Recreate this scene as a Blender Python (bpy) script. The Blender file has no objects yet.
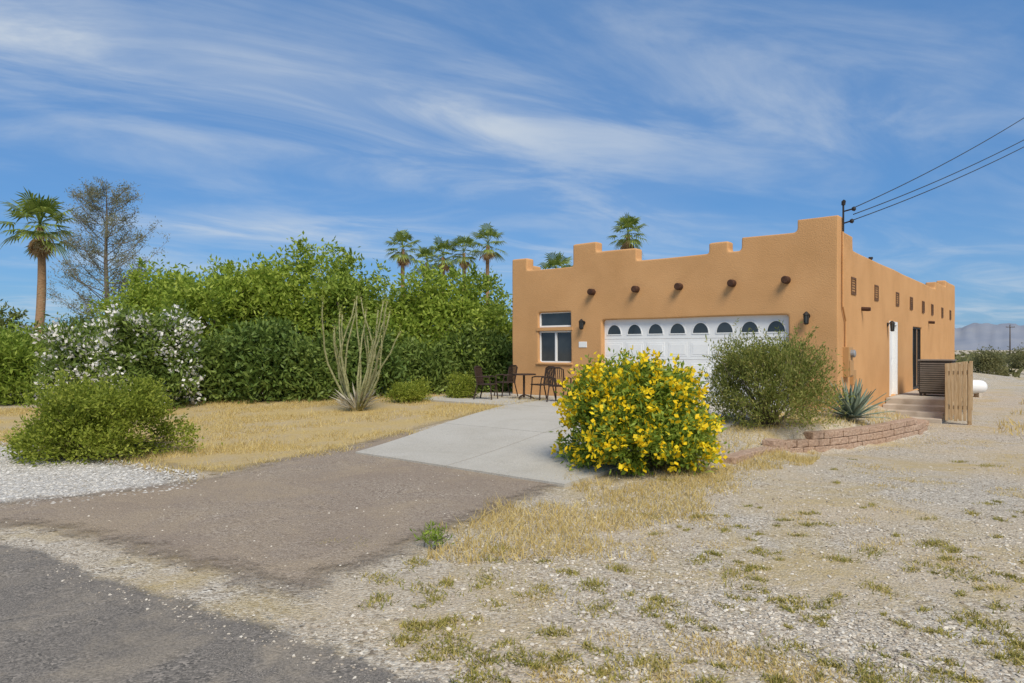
import bpy, bmesh, math, random
import numpy as np
from mathutils import Vector, Matrix, noise
from mathutils.geometry import delaunay_2d_cdt

random.seed(7)
C = bpy.context.scene.collection
F = 690.0; HZ = 350.0; CAMZ = 1.35
HX, HY = 7.05, 14.93
CA, SA = 0.7793, 0.6267
ROT = math.atan2(-SA, CA)

# ------------------------------------------------------------------ terrain
def sst(a, b, x):
    t = np.clip((np.asarray(x, float) - a) / (b - a), 0, 1)
    return t * t * (3 - 2 * t)
def to_local(X, Y):
    dX = X - HX; dY = Y - HY
    return dX * CA - dY * SA, dX * SA + dY * CA
def to_world(lx, ly):
    return HX + lx * CA + ly * SA, HY - lx * SA + ly * CA
WALL_LY = [-60, -7, -3.8, -2.6, -1.0, 1.0, 2.0, 2.6, 3.1, 3.6]
WALL_LX = [0.2, 0.2, 0.05, 0.5, 0.95, 1.28, 1.25, 0.8, 0.0, -0.3]
def H(X, Y):
    X = np.asarray(X, float); Y = np.asarray(Y, float)
    lx, ly = to_local(X, Y)
    base = -.25 + .25 * sst(-10, -2.5, ly) - .2 * sst(.1, 1.1, lx) * sst(-3.6, -.6, ly)
    b = np.interp(ly, WALL_LY, WALL_LX)
    wd = .14 + np.maximum(0, -(ly + 3.8)) * .5
    r = sst(-wd, wd, lx - b)
    low = -.25 - .22 * sst(-8, -2, ly)
    z = base * (1 - r) + low * r
    und = .025 * np.sin(X * .7 + 1.3) * np.sin(Y * .55 + .4) * sst(26, 8, np.hypot(X, Y))
    return z + und * .6
def P(px, py):
    z = -.2
    for _ in range(12):
        Y = (CAMZ - z) * F / max(py - HZ, 1.0); X = (px - 512) / F * Y
        z = .5 * z + .5 * float(H(X, Y))
    return X, Y, float(H(X, Y))

# ------------------------------------------------------------------ helpers
def setp(o, label=None, cat=None, group=None, kind=None):
    if label: o['label'] = label
    if cat: o['category'] = cat
    if group: o['group'] = group
    if kind: o['kind'] = kind
    return o
def thing(name, label, cat, loc=(0, 0, 0), rz=0, group=None):
    o = bpy.data.objects.new(name, None); C.objects.link(o)
    o.empty_display_size = .2
    o.location = loc; o.rotation_euler = (0, 0, rz)
    return setp(o, label, cat, group)
def link(name, me, mat, parent=None):
    o = bpy.data.objects.new(name, me); C.objects.link(o)
    if mat: me.materials.append(mat)
    if parent: o.parent = parent
    return o
def npmesh(name, V, Fc, mat, parent=None, smooth=False):
    V = np.ascontiguousarray(V, dtype=np.float32); Fc = np.ascontiguousarray(Fc, dtype=np.int32)
    me = bpy.data.meshes.new(name); m, k = Fc.shape
    me.vertices.add(len(V)); me.vertices.foreach_set('co', V.ravel())
    me.loops.add(m * k); me.loops.foreach_set('vertex_index', Fc.ravel())
    me.polygons.add(m); me.polygons.foreach_set('loop_start', np.arange(0, m * k, k, dtype=np.int32))
    me.update(calc_edges=True)
    me.polygons.foreach_set('use_smooth', np.full(m, smooth))
    return link(name, me, mat, parent)
class MB:
    def __init__(s): s.v = []; s.f = []
    def box(s, x0, x1, y0, y1, z0, z1):
        b = len(s.v)
        s.v += [(x0,y0,z0),(x1,y0,z0),(x1,y1,z0),(x0,y1,z0),(x0,y0,z1),(x1,y0,z1),(x1,y1,z1),(x0,y1,z1)]
        s.f += [tuple(b + i for i in q) for q in ((0,3,2,1),(4,5,6,7),(0,1,5,4),(1,2,6,5),(2,3,7,6),(3,0,4,7))]
        return s
    def obox(s, c, sx, sy, sz, rz):
        b = len(s.v); cr, sr = math.cos(rz), math.sin(rz)
        for dz in (0, sz):
            for dx, dy in ((-sx/2,-sy/2),(sx/2,-sy/2),(sx/2,sy/2),(-sx/2,sy/2)):
                s.v.append((c[0] + dx*cr - dy*sr, c[1] + dx*sr + dy*cr, c[2] + dz))
        s.f += [tuple(b + i for i in q) for q in ((0,3,2,1),(4,5,6,7),(0,1,5,4),(1,2,6,5),(2,3,7,6),(3,0,4,7))]
        return s
    def tube(s, pts, rad, n=8, cap=True):
        pts = [Vector(p) for p in pts]
        if not hasattr(rad, '__len__'): rad = [rad] * len(pts)
        b = len(s.v); ref = None
        for i, p in enumerate(pts):
            t = (pts[min(i+1, len(pts)-1)] - pts[max(i-1, 0)]).normalized()
            if ref is None:
                ref = t.orthogonal().normalized()
            ref = (ref - t * ref.dot(t))
            ref = ref.normalized() if ref.length > 1e-6 else t.orthogonal().normalized()
            q = t.cross(ref)
            for k in range(n):
                a = 2 * math.pi * k / n
                s.v.append(tuple(p + (ref * math.cos(a) + q * math.sin(a)) * rad[i]))
        for i in range(len(pts) - 1):
            for k in range(n):
                k2 = (k + 1) % n
                s.f.append((b+i*n+k, b+i*n+k2, b+(i+1)*n+k2, b+(i+1)*n+k))
        if cap:
            s.f.append(tuple(b + k for k in reversed(range(n))))
            s.f.append(tuple(b + (len(pts)-1)*n + k for k in range(n)))
        return s
    def prism_y(s, poly, y0, y1):       # poly in (x,z), counter clockwise seen from -y
        b = len(s.v); n = len(poly)
        s.v += [(x, y0, z) for x, z in poly] + [(x, y1, z) for x, z in poly]
        s.f.append(tuple(b + i for i in range(n)))
        s.f.append(tuple(b + n + i for i in reversed(range(n))))
        for i in range(n):
            j = (i + 1) % n
            s.f.append((b+j, b+i, b+n+i, b+n+j))
        return s
    def build(s, name, mat, parent=None, bevel=0, smooth=False, seg=2):
        me = bpy.data.meshes.new(name); me.from_pydata(s.v, [], s.f); me.update()
        if smooth:
            me.polygons.foreach_set('use_smooth', np.full(len(me.polygons), True))
        o = link(name, me, mat, parent)
        if bevel:
            m = o.modifiers.new('bevel', 'BEVEL'); m.width = bevel; m.segments = seg; m.limit_method = 'ANGLE'; m.angle_limit = .6
        return o
def dup(root, loc, rz, label, group=None, name=None):
    r = root.copy(); C.objects.link(r); r.location = loc; r.rotation_euler = (0, 0, rz)
    r['label'] = label
    if group: r['group'] = group
    for ch in list(root.children):
        c = ch.copy(); C.objects.link(c); c.parent = r
        for g in ch.children:
            d = g.copy(); C.objects.link(d); d.parent = c
    return r

# ------------------------------------------------------------------ materials
def newmat(name):
    m = bpy.data.materials.new(name); m.use_nodes = True
    nt = m.node_tree; b = nt.nodes['Principled BSDF']
    return m, nt, b
def N(nt, t, **kw):
    n = nt.nodes.new(t)
    for k, v in kw.items():
        if k in n.inputs.keys(): n.inputs[k].default_value = v
        else: setattr(n, k, v)
    return n
def ramp(nt, cols, lo=.3, hi=.7):
    r = nt.nodes.new('ShaderNodeValToRGB'); e = r.color_ramp.elements
    n = len(cols)
    while len(e) < n: e.new(.5)
    for i, c in enumerate(cols):
        e[i].position = lo + (hi - lo) * i / max(n - 1, 1); e[i].color = (*c, 1)
    return r
def pmat(name, cols, scale=4, rough=.8, bump=.2, bscale=40, dist=.01, spec=.3, metallic=0, stretch=None):
    m, nt, b = newmat(name); L = nt.links.new
    tc = N(nt, 'ShaderNodeTexCoord'); src = tc.outputs['Object']
    if stretch:
        mp = N(nt, 'ShaderNodeMapping'); mp.inputs['Scale'].default_value = stretch
        L(src, mp.inputs['Vector']); src = mp.outputs['Vector']
    n1 = N(nt, 'ShaderNodeTexNoise', Scale=scale, Detail=6.0, Roughness=.6); L(src, n1.inputs['Vector'])
    r = ramp(nt, cols); L(n1.outputs['Fac'], r.inputs['Fac']); L(r.outputs['Color'], b.inputs['Base Color'])
    if bump:
        n2 = N(nt, 'ShaderNodeTexNoise', Scale=bscale, Detail=4.0); L(src, n2.inputs['Vector'])
        bp = N(nt, 'ShaderNodeBump', Strength=bump, Distance=dist); L(n2.outputs['Fac'], bp.inputs['Height'])
        L(bp.outputs['Normal'], b.inputs['Normal'])
    b.inputs['Roughness'].default_value = rough; b.inputs['Specular IOR Level'].default_value = spec
    b.inputs['Metallic'].default_value = metallic
    return m
def leafmat(name, cols, trans=.35, rough=.6, spec=.25, gain=1.0, big=.45):
    cols = [tuple(min(c*gain, .9) for c in q) for q in cols]
    m, nt, b = newmat(name); L = nt.links.new
    g = N(nt, 'ShaderNodeNewGeometry')
    tc = N(nt, 'ShaderNodeTexCoord')
    n1 = N(nt, 'ShaderNodeTexNoise', Scale=1.6, Detail=3.0); L(tc.outputs['Object'], n1.inputs['Vector'])
    ma = N(nt, 'ShaderNodeMath', operation='MULTIPLY_ADD'); L(g.outputs['Random Per Island'], ma.inputs[0]); ma.inputs[1].default_value = .6
    ms = N(nt, 'ShaderNodeMath', operation='MULTIPLY'); L(n1.outputs['Fac'], ms.inputs[0]); ms.inputs[1].default_value = big
    L(ms.outputs[0], ma.inputs[2])
    r = ramp(nt, cols, .1, .9); L(ma.outputs[0], r.inputs['Fac']); L(r.outputs['Color'], b.inputs['Base Color'])
    b.inputs['Roughness'].default_value = rough; b.inputs['Specular IOR Level'].default_value = spec
    if trans:
        t = N(nt, 'ShaderNodeBsdfTranslucent'); L(r.outputs['Color'], t.inputs['Color'])
        mx = N(nt, 'ShaderNodeMixShader'); mx.inputs['Fac'].default_value = trans
        L(b.outputs[0], mx.inputs[1]); L(t.outputs[0], mx.inputs[2])
        L(mx.outputs[0], nt.nodes['Material Output'].inputs['Surface'])
    return m
def stonemat(name, stones, sand, scale=45, lo=.4, hi=.65, bump=.5, dist=.012, patch=None, plo=.5, phi=.62, pscale=1.1, fade=False, rough=.9, big=.45, fnoise=4.0, pmax=.85, fsl=4.0, fth=.72):
    m, nt, b = newmat(name); L = nt.links.new
    g = N(nt, 'ShaderNodeNewGeometry'); pos = g.outputs['Position']
    v1 = N(nt, 'ShaderNodeTexVoronoi', Scale=scale); L(pos, v1.inputs['Vector'])
    v2 = N(nt, 'ShaderNodeTexVoronoi', Scale=scale * 2.3); L(pos, v2.inputs['Vector'])
    sp = N(nt, 'ShaderNodeSeparateColor'); L(v1.outputs['Color'], sp.inputs['Color'])
    sp2 = N(nt, 'ShaderNodeSeparateColor'); L(v2.outputs['Color'], sp2.inputs['Color'])
    r1 = ramp(nt, stones, .05, .95); L(sp.outputs[0], r1.inputs['Fac'])
    r2 = ramp(nt, stones, .05, .95); L(sp2.outputs[1], r2.inputs['Fac'])
    mxs = N(nt, 'ShaderNodeMix', data_type='RGBA')
    nn = N(nt, 'ShaderNodeTexNoise', Scale=7.0, Detail=3.0); L(pos, nn.inputs['Vector'])
    rr = ramp(nt, [(0,0,0),(1,1,1)], .4, .6); L(nn.outputs['Fac'], rr.inputs['Fac'])
    L(rr.outputs['Color'], mxs.inputs[0]); L(r1.outputs['Color'], mxs.inputs[6]); L(r2.outputs['Color'], mxs.inputs[7])
    nb = N(nt, 'ShaderNodeTexNoise', Scale=big, Detail=9.0, Roughness=.65, Distortion=.4); L(pos, nb.inputs['Vector'])
    rb = ramp(nt, [(0,0,0),(1,1,1)], lo, hi); L(nb.outputs['Fac'], rb.inputs['Fac'])
    fine = N(nt, 'ShaderNodeTexNoise', Scale=60.0, Detail=5.0, Roughness=.7); L(pos, fine.inputs['Vector'])
    rs = ramp(nt, [tuple(c*.62 for c in sand), sand, tuple(min(c*1.3, .85) for c in sand)], .3, .7); L(fine.outputs['Fac'], rs.inputs['Fac'])
    mx = N(nt, 'ShaderNodeMix', data_type='RGBA'); L(rb.outputs['Color'], mx.inputs[0])
    L(mxs.outputs[2], mx.inputs[6]); L(rs.outputs['Color'], mx.inputs[7])
    out = mx.outputs[2]
    if patch:
        npz = N(nt, 'ShaderNodeTexNoise', Scale=pscale, Detail=10.0, Roughness=.7, Distortion=.5)
        off = N(nt, 'ShaderNodeVectorMath', operation='ADD'); off.inputs[1].default_value = (13.1, 4.7, 2.0); L(pos, off.inputs[0])
        L(off.outputs[0], npz.inputs['Vector'])
        rp = ramp(nt, [(0,0,0),(pmax,)*3], plo, phi); L(npz.outputs['Fac'], rp.inputs['Fac'])
        mp = N(nt, 'ShaderNodeMix', data_type='RGBA'); L(rp.outputs['Color'], mp.inputs[0]); L(out, mp.inputs[6])
        rpp = ramp(nt, [tuple(c*.6 for c in patch), tuple(min(c*1.25, .9) for c in patch)], .35, .65); L(fine.outputs['Fac'], rpp.inputs['Fac'])
        L(rpp.outputs['Color'], mp.inputs[7]); out = mp.outputs[2]
    L(out, b.inputs['Base Color'])
    ad = N(nt, 'ShaderNodeMath', operation='ADD'); L(v1.outputs['Distance'], ad.inputs[0]); L(fine.outputs['Fac'], ad.inputs[1])
    bp = N(nt, 'ShaderNodeBump', Strength=bump, Distance=dist, invert=True); L(ad.outputs[0], bp.inputs['Height']); L(bp.outputs['Normal'], b.inputs['Normal'])
    b.inputs['Roughness'].default_value = rough; b.inputs['Specular IOR Level'].default_value = .2
    if fade:
        at = N(nt, 'ShaderNodeAttribute', attribute_name='fade')
        fn = N(nt, 'ShaderNodeTexNoise', Scale=fnoise, Detail=13.0, Roughness=.85); L(pos, fn.inputs['Vector'])
        a1 = N(nt, 'ShaderNodeMath', operation='MULTIPLY_ADD'); L(at.outputs['Fac'], a1.inputs[0]); a1.inputs[1].default_value = .75; L(fn.outputs['Fac'], a1.inputs[2])
        a2 = N(nt, 'ShaderNodeMath', operation='MULTIPLY_ADD', use_clamp=True); L(a1.outputs[0], a2.inputs[0]); a2.inputs[1].default_value = fsl; a2.inputs[2].default_value = -fth*fsl
        tr = N(nt, 'ShaderNodeBsdfTransparent'); ms = N(nt, 'ShaderNodeMixShader')
        L(a2.outputs[0], ms.inputs[0]); L(tr.outputs[0], ms.inputs[1]); L(b.outputs[0], ms.inputs[2])
        L(ms.outputs[0], nt.nodes['Material Output'].inputs['Surface'])
    return m

M = {}
M['ground'] = stonemat('desert gravel', [(.13,.105,.08),(.345,.29,.22),(.465,.40,.31),(.555,.49,.39),(.73,.67,.565)], (.51,.41,.275), scale=47, lo=.44, hi=.70, bump=.7, dist=.014, patch=(.49,.37,.165), plo=.49, phi=.66, pscale=.75, pmax=.75)
M['road'] = stonemat('weathered asphalt', [(.09,.081,.07),(.15,.133,.113),(.21,.185,.156),(.32,.277,.23)], (.155,.136,.115), scale=80, bump=.4, dist=.007, fade=True, patch=(.33,.275,.205), plo=.48, phi=.7, pscale=1.6, fsl=7, fth=.72)
M['apron'] = stonemat('old brown asphalt', [(.15,.115,.086),(.265,.207,.155),(.35,.282,.215),(.50,.42,.33)], (.29,.225,.168), scale=58, bump=.7, dist=.013, fade=True, patch=(.42,.325,.215), plo=.47, phi=.74, pscale=.9, fsl=4.5, fth=.70)
M['white_gravel'] = stonemat('pale gravel', [(.23,.21,.18),(.42,.39,.34),(.53,.50,.445),(.66,.63,.575)], (.46,.42,.35), scale=34, fade=True, lo=.5, hi=.75)
M['lawn'] = stonemat('straw ground', [(.35,.24,.09),(.47,.335,.125),(.55,.42,.18)], (.47,.355,.17), scale=40, fade=True, patch=(.46,.365,.235), plo=.46, phi=.64, pscale=.6)
M['plain'] = stonemat('scrub plain', [(.30,.22,.10),(.40,.30,.14),(.48,.38,.2)], (.42,.32,.16), scale=6, fade=True, patch=(.20,.19,.075), plo=.46, phi=.58, pscale=.12, fnoise=.4)
M['concrete'] = stonemat('worn concrete', [(.40,.37,.315),(.445,.415,.355),(.48,.45,.39),(.53,.495,.43)], (.47,.44,.38), scale=130, lo=.3, hi=.7, bump=.15, dist=.004, patch=(.40,.365,.30), plo=.45, phi=.72, pscale=.7, pmax=.7, big=.8)
M['stucco'] = pmat('tan stucco', [(.525,.287,.122),(.585,.323,.142),(.625,.352,.158)], scale=.8, rough=.92, bump=.55, bscale=42, dist=.016, spec=.12)
M['white'] = pmat('white paint', [(.78,.78,.76),(.84,.84,.82)], scale=3, rough=.5, bump=.03, bscale=30)
M['glass'] = pmat('dark glass', [(.02,.026,.03),(.05,.06,.065)], scale=1.5, rough=.06, bump=0, spec=.7)
M['viga'] = pmat('dark timber', [(.04,.018,.011),(.07,.032,.018),(.095,.045,.025)], scale=9, rough=.8, bump=.4, bscale=30)
M['iron'] = pmat('dark iron', [(.018,.015,.013),(.035,.03,.026)], scale=12, rough=.5, bump=.1)
M['furn'] = pmat('brown black metal', [(.03,.018,.013),(.06,.036,.025)], scale=12, rough=.5, bump=.1)
M['vent'] = pmat('brown louvre', [(.12,.06,.028),(.17,.088,.042)], scale=6, rough=.7, bump=.1)
M['tanmetal'] = pmat('tan painted metal', [(.42,.24,.10),(.48,.28,.12)], scale=5, rough=.6, bump=.05)
M['grey'] = pmat('grey metal', [(.25,.25,.25),(.36,.36,.36)], scale=6, rough=.5, bump=.05, metallic=.3)
M['wood'] = pmat('weathered tan wood', [(.30,.195,.10),(.44,.31,.175),(.54,.405,.25)], scale=5, rough=.85, bump=.3, bscale=20, stretch=(8,8,.6))
M['block'] = stonemat('split face block', [(.34,.215,.15),(.47,.325,.23),(.56,.415,.305)], (.46,.31,.215), scale=20, bump=.9, dist=.02)
M['stepc'] = pmat('stained concrete', [(.36,.30,.235),(.47,.41,.335),(.54,.48,.40)], scale=3, rough=.9, bump=.3, bscale=50)
M['acdark'] = pmat('dark cooler metal', [(.045,.036,.028),(.07,.057,.045)], scale=5, rough=.6, bump=.08)
M['aclight'] = pmat('grey brown louvre metal', [(.15,.125,.10),(.20,.17,.14)], scale=5, rough=.6, bump=.08)
M['tank'] = pmat('white tank paint', [(.74,.74,.73),(.82,.82,.81)], scale=2, rough=.4, bump=.02)
M['wire'] = pmat('black cable', [(.02,.02,.02),(.03,.03,.03)], scale=2, rough=.6, bump=0)
M['mount'] = pmat('hazy rock', [(.19,.215,.265),(.235,.255,.30),(.28,.29,.315)], scale=.0016, rough=1, bump=0, spec=0)  # bluish distance haze is mixed into the rock colour itself
M['roofing'] = pmat('roof gravel', [(.4,.38,.35),(.5,.48,.45)], scale=4)
M['bark'] = pmat('grey brown bark', [(.06,.045,.032),(.12,.09,.065)], scale=8, rough=.95, bump=.6, bscale=18, dist=.02, stretch=(3,3,.7))
M['palmbark'] = pmat('brown palm trunk', [(.20,.12,.065),(.30,.185,.10),(.38,.25,.15)], scale=6, rough=.95, bump=.6, bscale=10, dist=.03, stretch=(1,1,4))
M['twig'] = pmat('grey twig', [(.15,.12,.09),(.25,.205,.16)], scale=8, rough=.9, bump=.2)
M['ocotillo'] = pmat('ocotillo cane', [(.17,.175,.075),(.27,.265,.125),(.36,.34,.185)], scale=14, rough=.9, bump=.5, bscale=50)
M['agave'] = pmat('grey green agave', [(.14,.18,.125),(.21,.255,.18),(.26,.30,.215)], scale=3, rough=.6, bump=.05)
GN = 1.5
M['mesq'] = leafmat('mesquite leaf', [(.065,.10,.014),(.115,.168,.02),(.18,.235,.032),(.25,.295,.055)], gain=GN*1.05, trans=.44, big=.6)
M['mesq_b'] = leafmat('bright mesquite leaf', [(.078,.122,.014),(.145,.20,.022),(.215,.27,.035),(.295,.335,.06)], gain=GN*1.05, trans=.45, big=.6)
M['olean'] = leafmat('dark oleander leaf', [(.036,.064,.013),(.066,.106,.02),(.102,.15,.03),(.15,.195,.045)], trans=.32, rough=.5, gain=GN)
M['olean2'] = leafmat('mid green oleander leaf', [(.048,.078,.016),(.088,.13,.025),(.135,.182,.037),(.19,.235,.058)], trans=.36, rough=.5, gain=GN)
M['olive'] = leafmat('olive green leaf', [(.065,.08,.018),(.10,.12,.028),(.14,.16,.045)], gain=GN)
M['scrub'] = leafmat('dusty scrub leaf', [(.10,.10,.04),(.15,.15,.06),(.21,.195,.085)], gain=1.3)
M['creo'] = leafmat('creosote leaf', [(.075,.098,.012),(.135,.168,.018),(.205,.235,.03),(.285,.295,.055)], gain=GN*1.05, trans=.45)
M['tecoma'] = leafmat('tecoma leaf', [(.065,.105,.013),(.125,.185,.022),(.195,.255,.038),(.27,.315,.055)], gain=GN*1.05, trans=.44)
M['rbush'] = leafmat('olive green leaf with brownish tips', [(.07,.085,.018),(.125,.145,.03),(.19,.205,.047),(.30,.255,.09)], gain=GN, trans=.42)
M['bare'] = leafmat('thin grey green foliage', [(.125,.135,.075),(.18,.185,.105),(.245,.24,.145)], gain=1.15)
M['palm'] = leafmat('palm frond', [(.065,.098,.018),(.125,.168,.03),(.215,.25,.055)], trans=.36, gain=GN)
M['palmdead'] = leafmat('dead palm frond', [(.26,.16,.075),(.36,.23,.11),(.42,.3,.16)], trans=.1)
M['yellow'] = leafmat('golden yellow flower', [(.88,.55,.01),(.9,.65,.015),(.9,.74,.03)], trans=.3)
M['whitefl'] = leafmat('white flower', [(.78,.74,.67),(.87,.84,.78)], trans=.25)
M['straw'] = leafmat('dry straw', [(.42,.29,.10),(.56,.42,.15),(.66,.52,.22),(.72,.61,.34)], trans=.3, rough=.8, spec=.1)
M['greyleaf'] = leafmat('dry grey leaf', [(.30,.27,.19),(.42,.38,.29),(.52,.48,.38)], trans=.1)
M['weed'] = leafmat('yellow green weed', [(.15,.165,.035),(.26,.25,.06),(.42,.345,.105),(.56,.45,.18)], trans=.25, rough=.8, spec=.1)
M['pebble'] = leafmat('pebbles', [(.15,.12,.092),(.355,.295,.225),(.48,.415,.325),(.59,.525,.425),(.74,.68,.58)], trans=0, rough=.9)
M['pebblew'] = leafmat('pale stones', [(.25,.23,.195),(.43,.40,.35),(.55,.52,.465),(.68,.65,.60)], trans=0, rough=.9)

# ------------------------------------------------------------------ ground
def geo(a, b, s0, gr):
    out = []; x = a; s = s0
    while x < b: x += s; s *= gr; out.append(min(x, b))
    return out
xs = np.array(sorted([-v for v in geo(14, 14000, .5, 1.3)] + list(np.arange(-14, 16.01, .25)) + geo(16, 14000, .5, 1.3)))
ys = np.array(sorted([-v for v in geo(4, 300, .5, 1.4)] + list(np.arange(-4, 32.01, .25)) + geo(32, 14000, .5, 1.25)))
GX, GY = np.meshgrid(xs, ys); GZ = H(GX, GY)
V = np.stack([GX.ravel(), GY.ravel(), GZ.ravel()], 1)
nx, ny = len(xs), len(ys)
ii = (np.arange(ny-1)[:, None] * nx + np.arange(nx-1)[None, :]).ravel()
g = npmesh('ground', V, np.stack([ii, ii+1, ii+nx+1, ii+nx], 1), M['ground'], smooth=True)
setp(g, 'pale gravel and sand desert ground', 'ground', kind='structure')

def inside(poly, X, Y):
    poly = np.asarray(poly); X = np.asarray(X); Y = np.asarray(Y)
    r = np.zeros(X.shape, bool); n = len(poly)
    for i in range(n):
        x1, y1 = poly[i]; x2, y2 = poly[(i+1) % n]
        if y1 == y2: continue
        c = ((y1 > Y) != (y2 > Y)) & (X < (x2-x1) * (Y-y1) / (y2-y1) + x1)
        r ^= c
    return r
def edge_dist(poly, X, Y):
    d = np.full(np.shape(X), 1e9); n = len(poly)
    for i in range(n):
        a = np.array(poly[i]); b = np.array(poly[(i+1) % n]); v = b - a; L2 = (v**2).sum() + 1e-12
        t = np.clip(((X-a[0])*v[0] + (Y-a[1])*v[1])/L2, 0, 1)
        d = np.minimum(d, np.hypot(X-a[0]-t*v[0], Y-a[1]-t*v[1]))
    return d
def pix(poly): return [P(a, b)[:2] for a, b in poly]
def sheet(name, poly, off, mat, step, jit, fade, label, cat):
    pts = []
    for i in range(len(poly)):
        a = Vector(poly[i]); b = Vector(poly[(i+1) % len(poly)])
        n = max(1, int((b-a).length / (step * .6)))
        for k in range(n):
            p = a.lerp(b, k / n)
            q = noise.noise_vector((p.x * 1.7, p.y * 1.7, 3.3)) * jit
            pts.append((p.x + q.x, p.y + q.y))
    A = np.array(pts); mn = A.min(0); mx = A.max(0)
    gx, gy = np.meshgrid(np.arange(mn[0], mx[0], step), np.arange(mn[1], mx[1], step))
    gx = gx.ravel() + .01; gy = gy.ravel() + .013
    k = inside(A, gx, gy); gx, gy = gx[k], gy[k]
    nb = len(pts)
    vv = [Vector(p) for p in pts] + [Vector((a, b)) for a, b in zip(gx, gy)]
    res = delaunay_2d_cdt(vv, [(i, (i+1) % nb) for i in range(nb)], [], 1, 1e-5)
    W = np.array([(v.x, v.y) for v in res[0]]); T = np.array([t for t in res[2] if len(t) == 3])
    Vz = np.column_stack([W, H(W[:, 0], W[:, 1]) + off])
    d = np.full(len(W), 1e9)
    for s in range(0, nb):
        d = np.minimum(d, np.hypot(W[:, 0]-A[s, 0], W[:, 1]-A[s, 1]))
    o = npmesh(name, Vz, T, mat, smooth=True)
    at = o.data.attributes.new('fade', 'FLOAT', 'POINT'); at.data.foreach_set('value', np.clip(d / fade, 0, 1).astype(np.float32))
    setp(o, label, cat, kind='structure')
    return A
road_px = pix([(0,534),(60,550),(140,577),(230,603),(330,634),(478,683)])
e0 = np.array(road_px[0]); e1 = np.array(road_px[1]); dv = (e0 - e1) / np.linalg.norm(e0 - e1)
road_poly = [tuple(e0 + dv * 22), tuple(e0 + dv * 8)] + road_px + [(road_px[-1][0]+.9, road_px[-1][1]-.75), (road_px[-1][0]+2.6, road_px[-1][1]-2.4), (3, -3.4), (-16, -3.4), (-30, 2)]
apron_poly = pix([(-160,513),(0,498),(90,489),(180,478),(258,459),(345,443),(400,428),(625,455),(605,478),(572,498),(520,520),(470,542),(440,566),(385,582),(360,600),(330,628),(215,606),(125,578),(52,556),(0,542),(-160,540)])
white_poly = pix([(-140,441),(0,443),(60,450),(110,459),(200,475),(194,490),(100,502),(0,512),(-140,520)])
lawn_poly = pix([(-260,417),(0,409),(200,401),(360,396),(470,394),(500,397),(560,400),(490,414),(366,449),(270,469),(190,486),(185,476),(110,465),(60,456),(0,449),(-260,449)])
sheet('dry_lawn', lawn_poly, .008, M['lawn'], .3, .1, .9, 'straw coloured dry grass yard left of the driveway', 'yard')
sheet('gravel_bed', white_poly, .016, M['white_gravel'], .2, .1, .7, 'patch of pale grey gravel at the left edge', 'gravel')
sheet('driveway_apron', apron_poly, .024, M['apron'], .16, .06, 1.1, 'old brown asphalt apron between road and concrete drive', 'driveway')
sheet('road', road_poly, .032, M['road'], .2, .05, .5, 'worn grey asphalt road in the lower left corner', 'road')
# dry plain on the far right
azs = np.radians(np.linspace(27, 62, 26)); ds = np.array([21*(7000/21)**(i/59) for i in range(60)])
AZ, DD = np.meshgrid(azs, ds); PX = DD*np.sin(AZ); PY = DD*np.cos(AZ)
V = np.stack([PX.ravel(), PY.ravel(), (H(PX, PY)+.012+DD*2e-5).ravel()], 1)
lxp, lyp = to_local(PX, PY)
ii = (np.arange(59)[:, None]*26 + np.arange(25)[None, :]).ravel()
o = npmesh('desert_plain', V, np.stack([ii, ii+1, ii+27, ii+26], 1), M['plain'], smooth=True)
fd = np.clip((DD-22)/22, 0, 1)*np.clip((lxp-2.2)/4, 0, 1)*np.clip((62-np.degrees(AZ))/4, 0, 1)
at = o.data.attributes.new('fade', 'FLOAT', 'POINT'); at.data.foreach_set('value', fd.ravel().astype(np.float32))
setp(o, 'tan and olive scrub plain reaching the mountains at right', 'plain', kind='structure')

# concrete driveway and patio
LYK = [-9.4, -4.57, -1.0, .3]; LXK = [-4.55, -6.28, -7.1, -7.1]; RXK = [-.7, -.75, -.9, -.9]
def patch(mb, cs, n=10, top=.05, gap=.009):
    cs = [Vector(c) for c in cs]; cen = sum(cs, Vector((0, 0))) / 4
    q = [c + (cen - c).normalized() * gap * 1.4 for c in cs]
    idx = {}
    for i in range(n+1):
        for j in range(n+1):
            u, v = i/n, j/n
            p = q[0]*(1-u)*(1-v) + q[1]*u*(1-v) + q[2]*u*v + q[3]*(1-u)*v
            X, Y = to_world(p.x, p.y)
            idx[i, j] = len(mb.v); mb.v.append((X, Y, float(H(X, Y)) + top))
    for i in range(n):
        for j in range(n): mb.f.append((idx[i,j], idx[i+1,j], idx[i+1,j+1], idx[i,j+1]))
    ring = [(i,0) for i in range(n)] + [(n,j) for j in range(n)] + [(i,n) for i in range(n,0,-1)] + [(0,j) for j in range(n,0,-1)]
    lowv = []
    for k in ring:
        v = mb.v[idx[k]]; lowv.append(len(mb.v)); mb.v.append((v[0], v[1], v[2] - .12))
    for a in range(len(ring)):
        c = (a+1) % len(ring)
        mb.f.append((idx[ring[c]], idx[ring[a]], lowv[a], lowv[c]))
mb = MB()
for a, b_ in ((-9.4,-6.4),(-6.4,-3.2),(-3.2,.2)):
    for c0, c1 in ((0,.5),(.5,1)):
        def ex(ly, t): return np.interp(ly, LYK, LXK)*(1-t) + np.interp(ly, LYK, RXK)*t
        patch(mb, [(ex(a,c0),a),(ex(a,c1),a),(ex(b_,c1),b_),(ex(b_,c0),b_)])
o = mb.build('driveway', M['concrete']); setp(o, 'pale concrete driveway slabs leading to the garage', 'driveway', kind='structure')
mb = MB()
for a, b_ in ((-3.3,-1.6),(-1.6,.0)):
    patch(mb, [(-9.9,a),(np.interp(a,LYK,LXK)-.02,a),(np.interp(b_,LYK,LXK)-.02,b_),(-9.9,b_)])
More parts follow.
